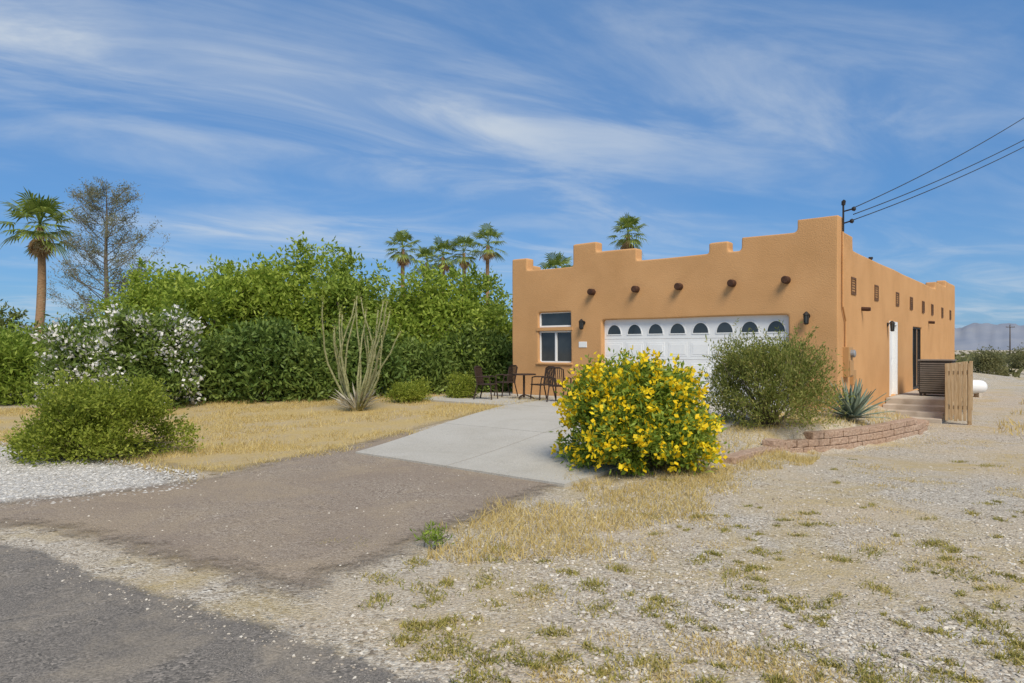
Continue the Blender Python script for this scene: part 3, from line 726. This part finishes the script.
# left edge
bush('mesquite_shrub', 'green shrub at the left picture edge behind the creosote bush', 'shrub', -50, 58, 328, 408, 'mesq', 71, 480, 26, .18, .16, .055, nl=9, push=.5, gap=-.4, nsh=30, shl=.5)
tree('olive_tree', 'low olive green tree at far left in front of the tall palm trunk', 6, 0, 27, 300, 84, 'olive', 72, 260, 30, .22, .18, .07)
tree('olive_tree', 'olive green tree between the tall palm and the white oleanders', 78, 0, 32, 312, 90, 'olive', 73, 260, 30, .24, .2, .075)
tree('olive_tree', 'green tree low behind the feathery tree, right side', 138, 0, 34, 288, 90, 'mesq', 74, 300, 30, .24, .2, .075)
# creosote
t, c, d, rng, h, wd = bush('creosote_bush', 'wide leafy green creosote bush beside the pale gravel patch', 'bush', 8, 192, 377, 468, 'creo', 81, 900, 42, .085, .058, .026, nl=14, gap=-.25, shell=.35, depth=.85, nst=70, r0=.011, up=.6, low=10, nsh=150, shl=.28)
# yellow bush
t, c, d, rng, h, wd = bush('yellow_flowering_bush', 'rounded bush covered in yellow flowers at the edge of the driveway', 'bush', 555, 717, 351, 480, 'tecoma', 82, 1050, 38, .085, .085, .031, nl=15, gap=-.35, shell=.4, depth=.95, nst=26, r0=.012, up=.2, low=10, nsh=70, shl=.2)
flowers(t, c, d, rng, 600, 'yellow', .07, 8, .036, zw=.3, frac=.7)
# right bush
t, c, d, rng, h, wd = bush('desert_shrub', 'loose olive green shrub with brownish tips in front of the right end of the garage', 'shrub', 692, 842, 335, 440, 'rbush', 83, 950, 38, .09, .07, .02, nl=18, gap=-.16, shell=.3, depth=.9, nst=110, r0=.011, up=1.2, low=12, nsh=200, shl=.42, gscale=2.2)
# small shrubs
bush('small_bush', 'small dark green bush right of the ocotillo base', 'bush', 386, 432, 380, 404, 'creo', 84, 220, 26, .07, .07, .025, nl=7, nst=10)
bush('small_bush', 'small pale green round bush left of the patio chairs', 'bush', 445, 476, 373, 400, 'creo', 85, 200, 26, .07, .08, .026, nl=7, nst=10)
bush('green_weed', 'small bright green weed at the corner of the brown asphalt', 'plant', 418, 446, 526, 551, 'tecoma', 86, 30, 7, .03, .06, .012, nl=5, nst=8, r0=.004, up=1.2)
for i, (a, b_, tp, bs, lab) in enumerate(((972,1004,351,376,'dusty olive desert bush beyond the gas tank, left of two'),(1002,1046,348,374,'dusty olive desert bush at the right picture edge near the horizon'))):
    bush('desert_bush', lab, 'bush', a, b_, tp, bs, 'scrub', 90+i, 170, 24, .25, .2, .06, nl=9, nst=8, r0=.02, gap=-.3)

# ocotillo
rng = np.random.default_rng(15); X, Y, z = P(357, 411)
oc = thing('ocotillo', 'tall ocotillo with splayed curving canes in the dry yard', 'plant', (X, Y, z))
mb = MB(); lp = []; ld = []
for i in range(20):
    a = i*2.39996 + rng.normal()*.4; hh = rng.uniform(1.5, 2.5) if i > 7 else rng.uniform(2.4, 2.85); sp = rng.uniform(.2, .95)
    dx, dy = math.cos(a)*sp + .16, math.sin(a)*sp*.85
    pts = [(math.cos(a)*.1, math.sin(a)*.1, -.03)]; wob = rng.normal(size=2)*.10
    for k in range(1, 8):
        u = k/7; bow = sp*.22*math.sin(math.pi*u)
        pts.append((math.cos(a)*(.1+bow) + dx*u + rng.normal()*.015 + wob[0]*math.sin(u*4.5), math.sin(a)*(.1+bow) + dy*u + rng.normal()*.015 + wob[1]*math.sin(u*4.5), hh*u*(1 - .05*sp*u)))
    mb.tube(pts, list(np.linspace(.033, .014, 8)), 6)
    for k in range(80):
        u = rng.uniform(.2, 1)*7; j = min(int(u), 6); f = u - j
        p = np.array(pts[j])*(1-f) + np.array(pts[j+1])*f; lp.append(p); ld.append(rng.normal(size=3) + [0, 0, .5])
    for k in range(22):
        lp.append(np.array(pts[-1]) + rng.normal(size=3)*[.025, .025, .07]); ld.append(rng.normal(size=3) + [0, 0, 1.2])
mb.build('cane', M['ocotillo'], oc, smooth=True)
leaves_mesh('foliage', np.array(lp), np.array(ld), .055, .022, M['rbush'], oc, rng)
nd = 120; a = rng.uniform(0, 2*math.pi, nd)
pts = np.stack([np.cos(a)*.1, np.sin(a)*.1, rng.uniform(0, .22, nd)], 1); dirs = np.stack([np.cos(a)*rng.uniform(.3, 1, nd), np.sin(a)*rng.uniform(.3, 1, nd), rng.uniform(.2, .9, nd)], 1)
leaves_mesh('dry_leaves', pts, dirs, .5, .032, M['greyleaf'], oc, rng)

# agave
rng = np.random.default_rng(8); X, Y, z = P(858, 424)
ag = thing('agave', 'grey green spiky agave in the raised bed by the house corner', 'plant', (X, Y+.25, float(H(X, Y+.25))))
mb = MB()
for i in range(46):
    a = i*2.39996 + rng.normal()*.08; el = math.radians(12 + 68*(i/46) + rng.normal()*3); L_ = rng.uniform(.66, .92)
    dr = Vector((math.cos(a)*math.cos(el), math.sin(a)*math.cos(el), math.sin(el))); sd_ = Vector((-math.sin(a), math.cos(a), 0)); up_ = dr.cross(sd_)*-1
    b = len(mb.v); prof = [(0,.045),(.25,.06),(.55,.05),(.8,.026),(1,.002)]
    for u, wv in prof:
        c_ = dr*L_*u + Vector((0,0,.06 - .10*u*u*math.cos(el)))
        mb.v += [tuple(c_ + sd_*wv + up_*.012), tuple(c_ - up_*.012*(1-u)), tuple(c_ - sd_*wv + up_*.012)]
    for k in range(len(prof)-1):
        q = b + k*3
        mb.f += [(q, q+3, q+4, q+1), (q+1, q+4, q+5, q+2), (q, q+2, q+5, q+3)]
mb.build('rosette', M['agave'], ag, smooth=True)

# palms
def palm(label, px, pyc, Y, R, nf, seed, lean=0, skirt=.3, tr=.2, group=None):
    rng = np.random.default_rng(seed)
    X = (px-512)/F*Y; z = float(H(X, Y)); h = CAMZ + (HZ-pyc)/F*Y - z
    t = thing('palm_tree', label, 'palm', (X, Y, z), 0, group)
    mb = MB(); pts = []; rad = []
    for k in range(12):
        u = k/11; pts.append((lean*math.sin(u*2.2)*.6, .05*math.sin(3*u), h*u*.985 - .1)); rad.append(tr*(1.25 - .45*u)*(1+.04*rng.normal()))
    off = pts[-1][0]; pts = [(p[0]-off, p[1], p[2]) for p in pts]
    mb.tube(pts, rad, 10); mb.build('trunk', M['palmbark'], t, smooth=True)
    def fans(n, elr, mat, name, scale=1.0, dz=0):
        P4 = []
        for i in range(n):
            a = i*2.39996 + rng.normal()*.15; el = math.radians(elr[0] + (elr[1]-elr[0])*((i+.5)/n) + rng.normal()*5)
            dr = Vector((math.cos(a)*math.cos(el), math.sin(a)*math.cos(el), math.sin(el)))
            sd_ = Vector((-math.sin(a), math.cos(a), 0))
            pl_ = R*.55*scale*rng.uniform(.75, 1.2); bl = R*.55*scale*rng.uniform(.8, 1.15)
            o = Vector((0, 0, h - .1 + dz)); tip = o + dr*pl_ + Vector((0,0,-.08*R*(1-math.sin(el))))
            wv = .018*R
            P4 += [o+sd_*wv, o-sd_*wv, tip-sd_*wv, tip+sd_*wv]
            m = 15
            for k in range(m):
                b_ = math.radians(-100 + 200*k/(m-1)); v = dr*math.cos(b_) + sd_*math.sin(b_)
                ll = bl*(.72 + .28*math.cos(b_)); sw = (sd_*math.cos(b_) - dr*math.sin(b_))*R*.03
                mid = tip + v*ll*.55 + Vector((0,0,-.03*ll)); end = tip + v*ll + Vector((0,0,-(.15+.35*rng.random())*ll))
                P4 += [tip, mid + sw, end, mid - sw]
        A = np.array([tuple(p) for p in P4]); return npmesh(name, A, np.arange(len(A)).reshape(-1, 4), M[mat], t)
    fans(nf, (-42, 82), 'palm', 'crown')
    if skirt: fans(max(4, int(nf*skirt)), (-80, -50), 'palmdead', 'dead_fronds', .62, -.15)
    return t
palm('tall fan palm with brown trunk standing alone at far left', 40, 222, 40, 2.1, 34, 101, lean=.7, tr=.22)
GP = 'distant palms above the green trees'
palm('distant palm, leftmost of the middle group above the trees', 403, 246, 52, 1.55, 24, 102, lean=-.3, group=GP, tr=.16)
palm('distant short palm second from the left of the middle group', 427, 260, 56, 1.5, 22, 103, group=GP, tr=.16)
palm('distant palm third from the left in the middle group', 443, 254, 54, 1.5, 22, 104, lean=.2, group=GP, tr=.16)
palm('distant palm fourth from the left in the middle group', 464, 250, 54, 1.5, 22, 105, group=GP, tr=.16)
palm('distant palm, rightmost and tallest of the middle group', 488, 242, 52, 1.55, 22, 106, lean=-.4, group=GP, tr=.16)
palm('palm with round crown rising behind the house roof', 628, 231, 46, 1.45, 26, 107)
palm('low palm whose fronds just show over the left parapet', 557, 272, 34, 1.2, 22, 108, skirt=0)

# feathery grey tree
rng = np.random.default_rng(9); Y = 39; X = (106-512)/F*Y; h = CAMZ + (HZ-185)/F*Y
bt = thing('feathery_tree', 'tall thin grey green tree with airy feathery branches beside the tall palm', 'tree', (X, Y, float(H(X, Y))))
mb = MB(); lp = []; ld = []
mb.tube([(0,0,-.1),(.1,0,h*.3),(-.05,.05,h*.6),(.05,0,h*.85),(0,0,h*.99)], [.20,.15,.10,.05,.015], 8)
for i in range(66):
    u = .2 + .76*(i/66); a = i*2.39996 + rng.normal()*.3
    L_ = (1-u)**.45 * 4.2*rng.uniform(.5, 1.2) + .5; el = math.radians(rng.uniform(15, 55))
    b = Vector((0, 0, h*u)); e = b + Vector((math.cos(a)*math.cos(el), math.sin(a)*math.cos(el), math.sin(el)))*L_
    if e.z > h: e.z = h - .2*rng.random()
    m = b.lerp(e, .5) + Vector((0, 0, -.08*L_)); mb.tube([b, m, e], [.035*(1.2-u), .02, .006], 5)
    for k in range(11):
        f = rng.uniform(.3, 1); p = b.lerp(e, f) + Vector((0, 0, -.08*L_*4*f*(1-f)))
        q = p + Vector((rng.normal(), rng.normal(), abs(rng.normal())*.7 + .2)).normalized()*rng.uniform(.35, .95)*(.5+.5*(1-u))
        mb.tube([p, p.lerp(q, .5) + Vector((0,0,-.03)), q], [.010, .007, .003], 4)
        for s in range(26):
            pp = p.lerp(q, rng.uniform(.2, 1.15)); lp.append(tuple(pp + Vector(rng.normal(size=3))*.13)); ld.append(rng.normal(size=3) + [0, 0, .5])
mb.build('trunk', M['twig'], bt, smooth=True)
leaves_mesh('crown', np.array(lp), np.array(ld), .15, .036, M['bare'], bt, rng)

# ------------------------------------------------------------------ grass, weeds and pebbles
def blades(name, X, Y, hh, wd, mat, rng, lean=.5, label='', cat='grass', zoff=.0):
    n = len(X); z = H(X, Y) + zoff; a = rng.uniform(0, 2*math.pi, n); l = np.abs(rng.normal(size=n))*lean*hh
    b = rng.uniform(0, 2*math.pi, n)
    A = np.empty((n, 3, 3))
    A[:, 0] = np.stack([X + np.cos(b)*wd, Y + np.sin(b)*wd, z], 1); A[:, 1] = np.stack([X - np.cos(b)*wd, Y - np.sin(b)*wd, z], 1)
    A[:, 2] = np.stack([X + np.cos(a)*l, Y + np.sin(a)*l, z + hh], 1)
    o = npmesh(name, A.reshape(-1, 3), np.arange(n*3).reshape(n, 3), mat)
    setp(o, label, cat, kind='stuff'); return o
def fillpoly(poly, n, rng, thr=-.05, sc=1.3, soft=0):
    A = np.array(poly); mn, mx = A.min(0), A.max(0); X = rng.uniform(mn[0], mx[0], n*3); Y = rng.uniform(mn[1], mx[1], n*3)
    k = inside(A, X, Y); X, Y = X[k], Y[k]
    if thr is not None:
        nv = np.array([noise.noise((x*sc, y*sc, .7)) + .5*noise.noise((x*sc*4, y*sc*4, 2.7)) for x, y in zip(X, Y)])
        th = thr + rng.normal(size=len(X))*.12
        if soft: th = th + .55*(1 - np.clip(edge_dist(poly, X, Y)/soft, 0, 1))
        k = nv > th; X, Y = X[k], Y[k]
    return X[:n], Y[:n]
rng = np.random.default_rng(31)
X, Y = fillpoly(lawn_poly, 60000, rng, -.02, .8)
k = X > -16; X, Y = X[k], Y[k]
blades('dry_grass', X, Y, rng.uniform(.02, .11, len(X))*(.6+.8*rng.random(len(X))), .006, M['straw'], rng, .8, 'golden dry grass covering the left yard')
fr_poly = pix([(424,560),(440,526),(500,494),(560,472),(600,468),(720,464),(760,446),(830,444),(810,466),(760,490),(725,512),(685,548),(650,568),(560,578)])
X, Y = fillpoly(fr_poly, 32000, rng, -.2, 1.2, soft=.7)
blades('dry_grass', X, Y, rng.uniform(.012, .12, len(X))*(.5+.7*rng.random(len(X))), .0045, M['straw'], rng, 1.0, 'golden dry grass fringe around the yellow flowering bush')
lx = rng.uniform(-3.2, 1.2, 14000); ly = rng.uniform(-7, 2.0, 14000); k = (lx < np.interp(ly, WALL_LY, WALL_LX) - .1) & ((lx > -.85)) & ((ly < -.05) | (lx > .02)); lx, ly = lx[k], ly[k]
X, Y = to_world(lx, ly)
blades('dry_grass', X, Y, rng.uniform(.03, .12, len(X)), .006, M['straw'], rng, .8, 'golden dry grass in the raised bed by the house corner')
X = rng.uniform(10, 40, 90000); Y = rng.uniform(13, 70, 90000); lx, ly = to_local(X, Y)
nv = np.array([noise.noise((x*.35, y*.35, 5)) for x, y in zip(X, Y)]); k = (lx > 2.6) & (nv > -.12); X, Y = X[k], Y[k]
blades('dry_grass', X, Y, rng.uniform(.04, .2, len(X)), .012, M['straw'], rng, .7, 'sparse straw grass on the far right plain', zoff=.01)
# patches of short straw on the gravel yard
n = 130000; Y = 3.2*(19/3.2)**rng.random(n); X = Y*rng.uniform(-.12, .85, n); lx, ly = to_local(X, Y)
nv = np.array([noise.noise((x*.55, y*.55, 12)) + .6*noise.noise((x*2.4, y*2.4, 3)) for x, y in zip(X, Y)])
k = (nv + rng.normal(size=n)*.10 > .36 - .2*sst(8, 15, Y)) & (lx > .3) & ((lx > np.interp(ly, WALL_LY, WALL_LX)+.2) | (ly < -7)) & ((ly < 3.4) | (lx > 2.3)) & ~inside(apron_poly, X, Y) & ~inside(road_poly, X, Y)
X, Y = X[k], Y[k]
blades('dry_grass', X, Y, rng.uniform(.006, .036, len(X)), .0038, M['straw'], rng, 1.2, 'thin golden straw patches over the right gravel yard')
# weeds on gravel
tp = [(815,606),(985,628),(1015,660),(555,633),(440,628),(470,655),(545,590),(665,608),(380,580),(378,602),(735,575),(770,652),(870,552),(960,575),(540,665),(900,678),(660,665),(600,610),(490,580),(430,590),(500,550),(960,462),(990,466),(840,560),(700,560),(620,570),(590,585),(330,545),(360,547),(880,590),(930,545)]
wx, wy, wh_ = [], [], []
ctrs = [P(a, b_)[:2] + (1.1,) for a, b_ in tp]
for i in range(320):
    a = rng.uniform(400, 1060); b_ = 440 + 250*rng.random()**.8
    if a < 640 and b_ < 560: continue
    if a < 760 and b_ < 480: continue
    if noise.noise((a*.012, b_*.02, 1.0)) < -.2: continue
    ctrs.append(P(a, b_)[:2] + (rng.uniform(.25, .75),))
for x, y, s in ctrs:
    n = int(95*s + 16); r = .052*s*rng.uniform(.7, 1.5)
    th = rng.uniform(0, 6.28); gx = rng.normal(size=n)*r*1.4; gy = rng.normal(size=n)*r*.8
    wx.append(x + gx*math.cos(th) - gy*math.sin(th)); wy.append(y + gx*math.sin(th) + gy*math.cos(th)); wh_.append(rng.uniform(.008, .036, n)*(.6+.6*s))
X = np.concatenate(wx); Y = np.concatenate(wy); hh = np.concatenate(wh_)
blades('weeds', X, Y, hh, .0048, M['weed'], rng, 1.4, 'low dry yellow green weed tufts dotted over the gravel', 'weeds')
# pebbles
n = 80000
Y = 2.4*(17/2.4)**rng.random(n); X = Y*rng.uniform(-.8, .82, n)
rd = inside(road_poly, X, Y); k = ~(rd & ((edge_dist(road_poly, X, Y) > .4) | (rng.random(n) > .4))) & ~inside(lawn_poly, X, Y)
ap = inside(apron_poly, X, Y); k &= ~(ap & (rng.random(n) > .10))
lx, ly = to_local(X, Y); k &= ~((lx > -8) & (lx < -.5) & (ly > -9.5)); k &= ~((lx <= np.interp(ly, WALL_LY, WALL_LX)+.1) & (ly > -7))
nv = np.array([noise.noise((x*.6, y*.6, 9)) for x, y in zip(X, Y)]); k &= (nv + rng.normal(size=n)*.3 > -.15)
X, Y = X[k], Y[k]; ap = ap[k]; rd = rd[k]; n = len(X)
t_ = (1+5**.5)/2
ico = np.array([(-1,t_,0),(1,t_,0),(-1,-t_,0),(1,-t_,0),(0,-1,t_),(0,1,t_),(0,-1,-t_),(0,1,-t_),(t_,0,-1),(t_,0,1),(-t_,0,-1),(-t_,0,1)])/1.9
icf = np.array([(0,11,5),(0,5,1),(0,1,7),(0,7,10),(0,10,11),(1,5,9),(5,11,4),(11,10,2),(10,7,6),(7,1,8),(3,9,4),(3,4,2),(3,2,6),(3,6,8),(3,8,9),(4,9,5),(2,4,11),(6,2,10),(8,6,7),(9,8,1)])
sz = .0035 + .0105*rng.random(n)**2.8; sz = np.where(ap | rd, sz*.7, sz)
A = ico[None]*(1 + .28*rng.normal(size=(n, 12, 1)))*sz[:, None, None]*np.stack([rng.uniform(.8, 1.4, n), rng.uniform(.8, 1.4, n), rng.uniform(.45, .8, n)], 1)[:, None, :]
A += np.stack([X, Y, H(X, Y) + sz*.25 + np.where(rd, .031, .022*ap)], 1)[:, None, :]
o = npmesh('gravel_stones', A.reshape(-1, 3), (icf[None] + (np.arange(n)*12)[:, None, None]).reshape(-1, 3), M['pebble'], smooth=False)
setp(o, 'loose pale gravel stones strewn over the ground', 'gravel', kind='stuff')
X, Y = fillpoly(white_poly, 9000, rng, None); k = X > -9; X, Y = X[k], Y[k]; n = len(X)
sz = .007 + .014*rng.random(n)**2
A = ico[None]*(1 + .25*rng.normal(size=(n, 12, 1)))*sz[:, None, None]*np.array([1.1, 1, .6])
A += np.stack([X, Y, H(X, Y) + .014 + sz*.25], 1)[:, None, :]
o = npmesh('gravel_stones', A.reshape(-1, 3), (icf[None] + (np.arange(n)*12)[:, None, None]).reshape(-1, 3), M['pebblew'])
setp(o, 'coarse pale grey stones of the gravel patch at left', 'gravel', kind='stuff')
# far scrub
n = 900; Y = 45*(1500/45)**rng.random(n); X = Y*rng.uniform(.55, 1.3, n)
cl = []; dl = []
for x, y in zip(X, Y):
    s = rng.uniform(.4, 1.0); m = 40
    v = rng.normal(size=(m, 3)); v[:, 2] = np.abs(v[:, 2]); v /= np.linalg.norm(v, axis=1, keepdims=True)
    cl.append(np.array([x, y, float(H(x, y))]) + v*s*rng.uniform(.4, 1, (m, 1))*np.array([1, 1, .7])); dl.append(v + rng.normal(size=(m, 3))*.6)
o = leaves_mesh('scrub', np.concatenate(cl), np.concatenate(dl), .5, .3, M['scrub'], None, rng); setp(o, 'scattered desert scrub on the distant plain', 'scrub', kind='stuff')
# mountains
na = 900; V = []; Fm = []
rows = ((8200, 0), (8600, .35), (9000, .62), (9500, .85), (10000, 1.0), (11000, 0))
for j, (dist, hf) in enumerate(rows):
    for i in range(na):
        az = math.radians(-70 + 150*i/(na-1)); q = i*220/na
        hh = 205 + 60*noise.fractal((q*.16, j*.3, 2.2), 1.0, 2.0, 7) + 55*noise.noise((q*.05, 3.3, 1.0)) + 40*noise.fractal((q*.9, j*.9, 7.2), 1.0, 2.0, 4)*(hf > 0)
        V.append((dist*math.sin(az), dist*math.cos(az), -5 + hf*max(hh, 50)*1.25))
for j in range(len(rows)-1):
    for i in range(na-1): q = j*na + i; Fm.append((q, q+1, q+1+na, q+na))
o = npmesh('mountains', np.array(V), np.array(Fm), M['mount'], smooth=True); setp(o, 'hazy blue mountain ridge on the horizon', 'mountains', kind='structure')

# ------------------------------------------------------------------ world, sun, camera
sc = bpy.context.scene
w = bpy.data.worlds.new('World'); sc.world = w; w.use_nodes = True; nt = w.node_tree; L = nt.links.new
for n_ in list(nt.nodes): nt.nodes.remove(n_)
out = N(nt, 'ShaderNodeOutputWorld'); bg = N(nt, 'ShaderNodeBackground'); L(bg.outputs[0], out.inputs[0])
SUN_EL, SUN_AZ = math.radians(48), math.radians(163)
sky = N(nt, 'ShaderNodeTexSky', sky_type='NISHITA'); sky.sun_disc = False; sky.sun_elevation = SUN_EL; sky.sun_rotation = SUN_AZ
sky.air_density = 1.0; sky.dust_density = .6; sky.ozone_density = 3.0
bg.inputs['Strength'].default_value = .15
def mth(op, a, b=None, c=None, clamp=False):
    n_ = N(nt, 'ShaderNodeMath', operation=op, use_clamp=clamp)
    for i, v in enumerate((a, b, c)):
        if v is None: continue
        if isinstance(v, (int, float)): n_.inputs[i].default_value = v
        else: L(v, n_.inputs[i])
    return n_.outputs[0]
tc = N(nt, 'ShaderNodeTexCoord'); sx = N(nt, 'ShaderNodeSeparateXYZ'); L(tc.outputs['Generated'], sx.inputs[0])
zz = mth('ADD', mth('MAXIMUM', sx.outputs[2], 0.0), .07)
px_ = mth('DIVIDE', sx.outputs[0], zz); py_ = mth('DIVIDE', sx.outputs[1], zz)
al = mth('ADD', mth('MULTIPLY', px_, .848), mth('MULTIPLY', py_, .53)); cr = mth('ADD', mth('MULTIPLY', px_, -.53), mth('MULTIPLY', py_, .848))
cv = N(nt, 'ShaderNodeCombineXYZ'); L(mth('MULTIPLY', al, .66), cv.inputs[0]); L(mth('MULTIPLY', cr, 1.3), cv.inputs[1])
n1 = N(nt, 'ShaderNodeTexNoise', Scale=1.15, Detail=10.0, Roughness=.58, Distortion=1.05); L(cv.outputs[0], n1.inputs['Vector'])
cv2 = N(nt, 'ShaderNodeCombineXYZ'); L(mth('MULTIPLY', al, .5), cv2.inputs[0]); L(mth('MULTIPLY', cr, .7), cv2.inputs[1]); cv2.inputs[2].default_value = 4.2
n2 = N(nt, 'ShaderNodeTexNoise', Scale=.8, Detail=7.0, Roughness=.55, Distortion=.5); L(cv2.outputs[0], n2.inputs['Vector'])
def band(c0, wd, a0, a1, a2, a3):
    d = mth('DIVIDE', mth('ADD', mth('SUBTRACT', cr, c0), mth('MULTIPLY', mth('SUBTRACT', n2.outputs['Fac'], .5), wd*3.0)), wd)
    g_ = mth('EXPONENT', mth('MULTIPLY', mth('MULTIPLY', d, d), -1.0))
    def ss(a, b):
        m = N(nt, 'ShaderNodeMapRange', interpolation_type='SMOOTHSTEP'); L(al, m.inputs[0]); m.inputs[1].default_value = a; m.inputs[2].default_value = b; m.inputs[3].default_value = 0; m.inputs[4].default_value = 1
        return m.outputs[0]
    return mth('MULTIPLY', g_, mth('MULTIPLY', ss(a0, a1), mth('SUBTRACT', 1.0, ss(a2, a3))))
r1 = N(nt, 'ShaderNodeMapRange', interpolation_type='SMOOTHSTEP'); L(n1.outputs['Fac'], r1.inputs[0]); r1.inputs[1].default_value = .37; r1.inputs[2].default_value = .70
r2 = N(nt, 'ShaderNodeMapRange', interpolation_type='SMOOTHSTEP'); L(n2.outputs['Fac'], r2.inputs[0]); r2.inputs[1].default_value = .30; r2.inputs[2].default_value = .64
wis = mth('ADD', mth('MULTIPLY', r1.outputs[0], .75), .25)
b1 = mth('MULTIPLY', band(2.16, .23, -2.5, -.9, .4, 2.4), wis)
b2 = mth('MULTIPLY', band(4.2, .34, -.5, .3, 2.2, 3.5), wis)
b3 = mth('MULTIPLY', band(2.75, .34, .6, 1.6, 3.4, 5.0), wis)
base = mth('MULTIPLY', mth('ADD', mth('MULTIPLY', r1.outputs[0], .42), .07), r2.outputs[0])
cf = mth('ADD', mth('ADD', mth('ADD', mth('MULTIPLY', b1, .9), mth('MULTIPLY', b2, .4)), mth('MULTIPLY', b3, .27)), base)
cf = mth('MINIMUM', cf, .8)
tint = N(nt, 'ShaderNodeMix', data_type='RGBA', blend_type='MULTIPLY'); tint.inputs[0].default_value = 1; L(sky.outputs[0], tint.inputs[6]); tint.inputs[7].default_value = (.54, .78, .98, 1)
flo = N(nt, 'ShaderNodeMix', data_type='RGBA'); flo.inputs[0].default_value = .6; L(tint.outputs[2], flo.inputs[6]); flo.inputs[7].default_value = (.54, 1.55, 3.45, 1)
mxc = N(nt, 'ShaderNodeMix', data_type='RGBA'); L(cf, mxc.inputs[0]); L(flo.outputs[2], mxc.inputs[6]); mxc.inputs[7].default_value = (4.2, 4.6, 5.0, 1)
L(mxc.outputs[2], bg.inputs['Color'])

sl = bpy.data.lights.new('sun', 'SUN'); sl.energy = 3.9; sl.angle = math.radians(28); sl.color = (1, .915, .775)
so = bpy.data.objects.new('sun', sl); C.objects.link(so)
sd_ = Vector((math.sin(SUN_AZ)*math.cos(SUN_EL), math.cos(SUN_AZ)*math.cos(SUN_EL), math.sin(SUN_EL)))
so.rotation_euler = sd_.to_track_quat('Z', 'Y').to_euler(); so.location = (0, -5, 20)

cam = bpy.data.cameras.new('camera'); co_ = bpy.data.objects.new('camera', cam); C.objects.link(co_)
cam.sensor_width = 36; cam.lens = 36*F/1024; cam.shift_y = (HZ - 341.5)/1024; cam.clip_end = 30000; cam.clip_start = .05
co_.location = (0, 0, CAMZ); co_.rotation_euler = (math.pi/2, 0, 0)
sc.camera = co_
sc.view_settings.view_transform = 'Standard'; sc.view_settings.look = 'None'; sc.view_settings.exposure = 0
